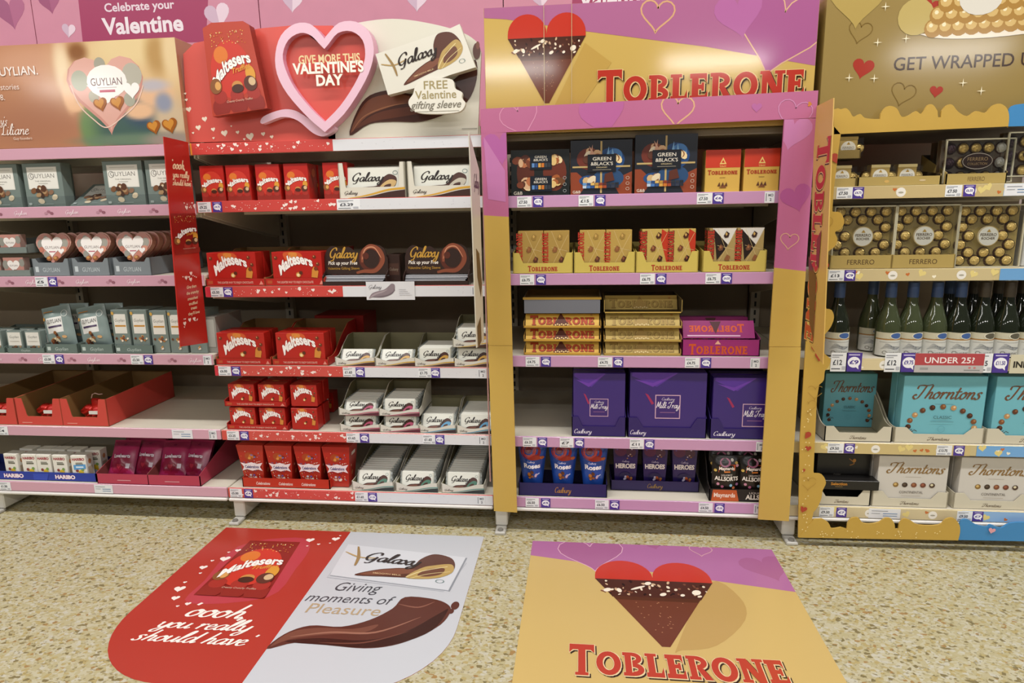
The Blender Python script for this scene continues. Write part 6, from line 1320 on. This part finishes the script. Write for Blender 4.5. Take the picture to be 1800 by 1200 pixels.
for i, (px, dz, Y) in enumerate(((1478, .003, .03), (1485, .088, .03), (1545, .003, .03), (1592, .003, .034))): put('four', four_make, (XW(px, 4, 0, Y), Y, z1 + dz), ('small gold pack in the lower left tray by the gold board', 'small gold pack in the upper tray by the gold board', 'small gold pack at the left of the long gold tray', 'small gold pack second in the long gold tray')[i], group='small gold packs')
tr4 = dict(d=.1, hf=.026, hs=.03, hb=.05, out=GCARD, inn='5a4a2c')
tray(4, 0, 1452, 1504, 'lower gold tray beside the gold board', key='g4', Y=.024, group='short gold trays', **tr4)
tray(4, 0, 1455, 1508, 'upper gold tray beside the gold board', key='g4', dz=.084, Y=.024, group='short gold trays', **tr4)
tray(4, 0, 1507, 1652, 'long gold tray of small packs on the gold top shelf', Y=.018, d=.14, hf=.028, hs=.034, hb=.05, out=GCARD, inn='4a3c26', pr=lambda p: (p.ell(.35, .5, .03, .15, 'c9a45c'), p.ell(.78, .55, .04, .1, 'c9b48c')))
# wine bottles
def wine_glass():
    m = bpy.data.materials.new('bottle_glass'); m.use_nodes = True; b = m.node_tree.nodes['Principled BSDF']; b.inputs['Base Color'].default_value = (.012, .016, .008, 1); b.inputs['Roughness'].default_value = .08; b.inputs['Coat Weight'].default_value = .6; return m
WG = wine_glass(); WG2 = WG.copy(); WG2.name = 'bottle_glass_pale'; WG2.node_tree.nodes['Principled BSDF'].inputs['Base Color'].default_value = (.05, .062, .028, 1)
def bottle_make(cap, oval, glass):
    o = thing('wine_bottle', '', 'wine bottle'); m = MB(); R = .0375
    prof = [(0, 0), (.033, 0), (.0365, .003), (R, .008), (R, .088), (.0362, .102), (.0325, .12), (.027, .138), (.0215, .156), (.0175, .172), (.0155, .188), (.015, .215)]
    m.lathe(prof, 24, glass); m.build('bottle', o, smooth=True)
    m = MB(); m.lathe([(.0162, .19), (.0165, .193), (.0162, .236), (.0155, .239), (0, .239)], 20, ink(cap, .35, .2)); m.build('cap_sleeve', o, smooth=True)
    def mp(x, y, d): a = (x / .1 - .5) * 2.75; r = R + .0004 + d; return Vector((math.sin(a) * r, -math.cos(a) * r, y))
    p = Pr(mp, .1, 1., rough=.4, base=.0001); p.rect(0, .004, 1, .056, 'cdcdc6', 20); p.rect(0, .06, 1, .08, 'c4bfa8', 20); p.rect(0, .056, 1, .0595, 'a8783a', 20); p.rect(.15, .048, .85, .0495, '9a9a96', 14)
    for k in range(5): p.stroke([(.2 + .03 * k, .026 + .004 * k), (.4, .031 + .003 * k), (.62, .026 + .004 * (k % 3)), (.82, .032)], .012, ('5a5f68', '7d828a', '4a4e56', '8d9298', '6a6e76')[k], taper=.6)
    p.text('Oyster', .5, .01, .011, '6d6a60', wd=.5, bold=-.002); p.ell(.62, .07, .2, .0115, 'd9d4c0', 16); p.ell(.62, .07, .17, .0092, oval, 16)
    p.build('paper_label', o); return o
z3 = ZT[4][2]; CAPB, CAPD = '3c5078', '4a4238'
for i, (px, Y, kind) in enumerate(((1468, .05, 0), (1526, .13, 1), (1557, .05, 1), (1595, .05, 1), (1637, .05, 1), (1678, .05, 0), (1719, .05, 2), (1762, .05, 2), (1804, .05, 2), (1658, .14, 0), (1700, .14, 2), (1742, .14, 2), (1784, .14, 2))):
    xx = ax(px, 612, Y)
    put('wine%d' % kind, lambda: bottle_make((CAPB, CAPB, CAPD)[kind], ('3f5f9a', '3f5f9a', '5a5648')[kind], (WG, WG2, WG)[kind]), (xx, Y, z3 + .001),
        ('blue-capped wine bottle beside the gold side board', 'blue-capped wine bottle set back in the gap', 'first blue-capped wine bottle of the front row right of the gap', 'second blue-capped wine bottle right of the gap', 'third blue-capped wine bottle right of the gap', 'blue-capped wine bottle next to the dark-capped ones', 'first dark-capped wine bottle, front row', 'second dark-capped wine bottle, front row', 'dark-capped wine bottle at the right picture edge', 'blue-capped bottle in the second row', 'first dark-capped bottle in the second row', 'second dark-capped bottle in the second row', 'third dark-capped bottle in the second row')[i], group='wine bottles')
def mk():
    w, h = .205, .062; m = MB(); m.box(-w / 2, w / 2, 0, .0015, 0, h, ink('d0d2d4', .2)); o = m.build('shelf_sign'); o['category'] = 'sign'
    p = Pr(front(-w / 2, 0, 0), w, h, rough=.2); p.rect(0, .38, 1, 1, 'b0444a'); p.text('UNDER 25?', .5, .5, .3, 'f2e6e6', wd=.72, bold=.015); p.rect(0, 0, 1, .38, 'b9b4b4'); p.rect(.72, .1, .95, .16, '8a8a8a'); p.rect(.08, .14, .2, .26, '9a9a9a')
    for u in (.8, .87): p.ell(u, .26, .02, .05, 'c87a7a', 8)
    p.build('sign_print', o); return o
put('u25', mk, (ax(1669, 640, -.012), -.0095, az(1669, 655, -.012)), 'red and grey age-check sign hanging on the bottle shelf edge')
def mk():
    m = MB(); m.box(0, .12, 0, .0012, 0, .06, ink('cfc8ae', .35)); o = m.build('shelf_sign'); o['category'] = 'sign'; p = Pr(front(0, 0, 0), .12, .06, rough=.35); p.text('INFO', .08, .32, .32, '2a2622', al='l', bold=.035); p.build('sign_print', o); return o
put('info', mk, (ax(1776, 635, -.008), -.009, SH[4][2]['zb'] - .006), 'cream sign with bold dark capitals at the right end of the bottle shelf')
# blue gift boxes in cream cases
z4 = ZT[4][3]; CC = ink('cdc6b2', .45, name='cream_card')
def thtray(k, a, b, label, key, hb=.15, hs=.052, hf=.03): return tray(4, k, a, b, label, key=key, group='cream display cases', Y=.008, d=.26, hf=hf, hs=hs, hb=hb, out=CC, inn=ink('a39a80', .6), prof='v', post=.22, scurve=True, pr=lambda p: p.script('Thorntons', .5, .3, .36, '6a5a48', wd=.24, wt=.14))
for i, (a, b) in enumerate(((1448, 1566), (1570, 1727), (1731, 1892))): thtray(3, a, b, ('left', 'middle', 'right')[i] + ' cream case of pale blue gift boxes', 'tht%d' % (i > 0))
zb_ = z4 + .003; hB = az(1645, 660, .02) - zb_
for i, (a, b, Y) in enumerate(((1578, 1722, .014), (1738, 1886, .014))):
    xa, xb = XW(a, 4, 3, Y), XW(b, 4, 3, Y)
    for j in range(2): put('thb', lambda: carton('gift_box', 'chocolate box', xb - xa, hB, .04, '6fb4c2', d_thorn('CLASSIC')), ((xa + xb) / 2, Y + j * .046, zb_), ('front' if j == 0 else 'second') + ' large pale blue gift box in the ' + ('middle', 'right')[i] + ' cream case', group='large pale blue gift boxes')
xa, xb = XW(1440, 4, 3, .16), XW(1529, 4, 3, .16)
put('thbs', lambda: carton('gift_box', 'chocolate box', xb - xa, az(1490, 655, .16) - zb_, .04, '62a6b4', d_thorn('CLASSIC')), ((xa + xb) / 2 , .15, zb_), 'smaller pale blue gift box set back in the left cream case')
# base: black boxes and white gift boxes
z5 = ZT[4][4]
for i, (a, b) in enumerate(((1428, 1528), (1531, 1664), (1673, 1812))): thtray(4, a, b, ('left', 'middle', 'right')[i] + ' cream case on the gold base shelf', 'thw%d' % (i > 0), .12, .055, .03)
hW = az(1600, 800, .02) - z5 - .003
for i, (a, b) in enumerate(((1537, 1659), (1679, 1806))):
    xa, xb = XW(a, 4, 4, .014), XW(b, 4, 4, .014)
    for j in range(2): put('thwb', lambda: carton('gift_box', 'chocolate box', xb - xa, hW, .04, 'cdc8c0', d_thorn('CONTINENTAL')), ((xa + xb) / 2, .014 + j * .046, z5 + .003), ('front' if j == 0 else 'second') + ' white gift box in the ' + ('middle', 'right')[i] + ' cream case', group='white gift boxes')
def d_black(p): p.text('DARK', .4, .5, .06, '6a665e', wd=.14, bold=0); p.stroke([(.6, .9), (.7, .8), (.62, .75)], .02, '8a5a20'); p.ell(.7, .86, .03, .04, 'a87028')
xa, xb = XW(1432, 4, 4, .05), XW(1524, 4, 4, .05)
put('blk', lambda: carton('gift_box', 'chocolate box', xb - xa, .16, .04, '151312', d_black), ((xa + xb) / 2, .06, z5 + .003), 'black gift box standing in the left cream case on the base shelf')
put('blk2', lambda: carton('gift_box', 'chocolate box', .2, .032, .05, '1a1817', lambda p: (p.text('Selection', .36, .5, .3, 'c0802c', wd=.26, bold=.03), p.rect(.3, .3, .42, .36, '8a6a3a'))), (XW(1487, 4, 4, -.0), .003, z5 + .058), 'flat black box lying across the front of the left cream case')
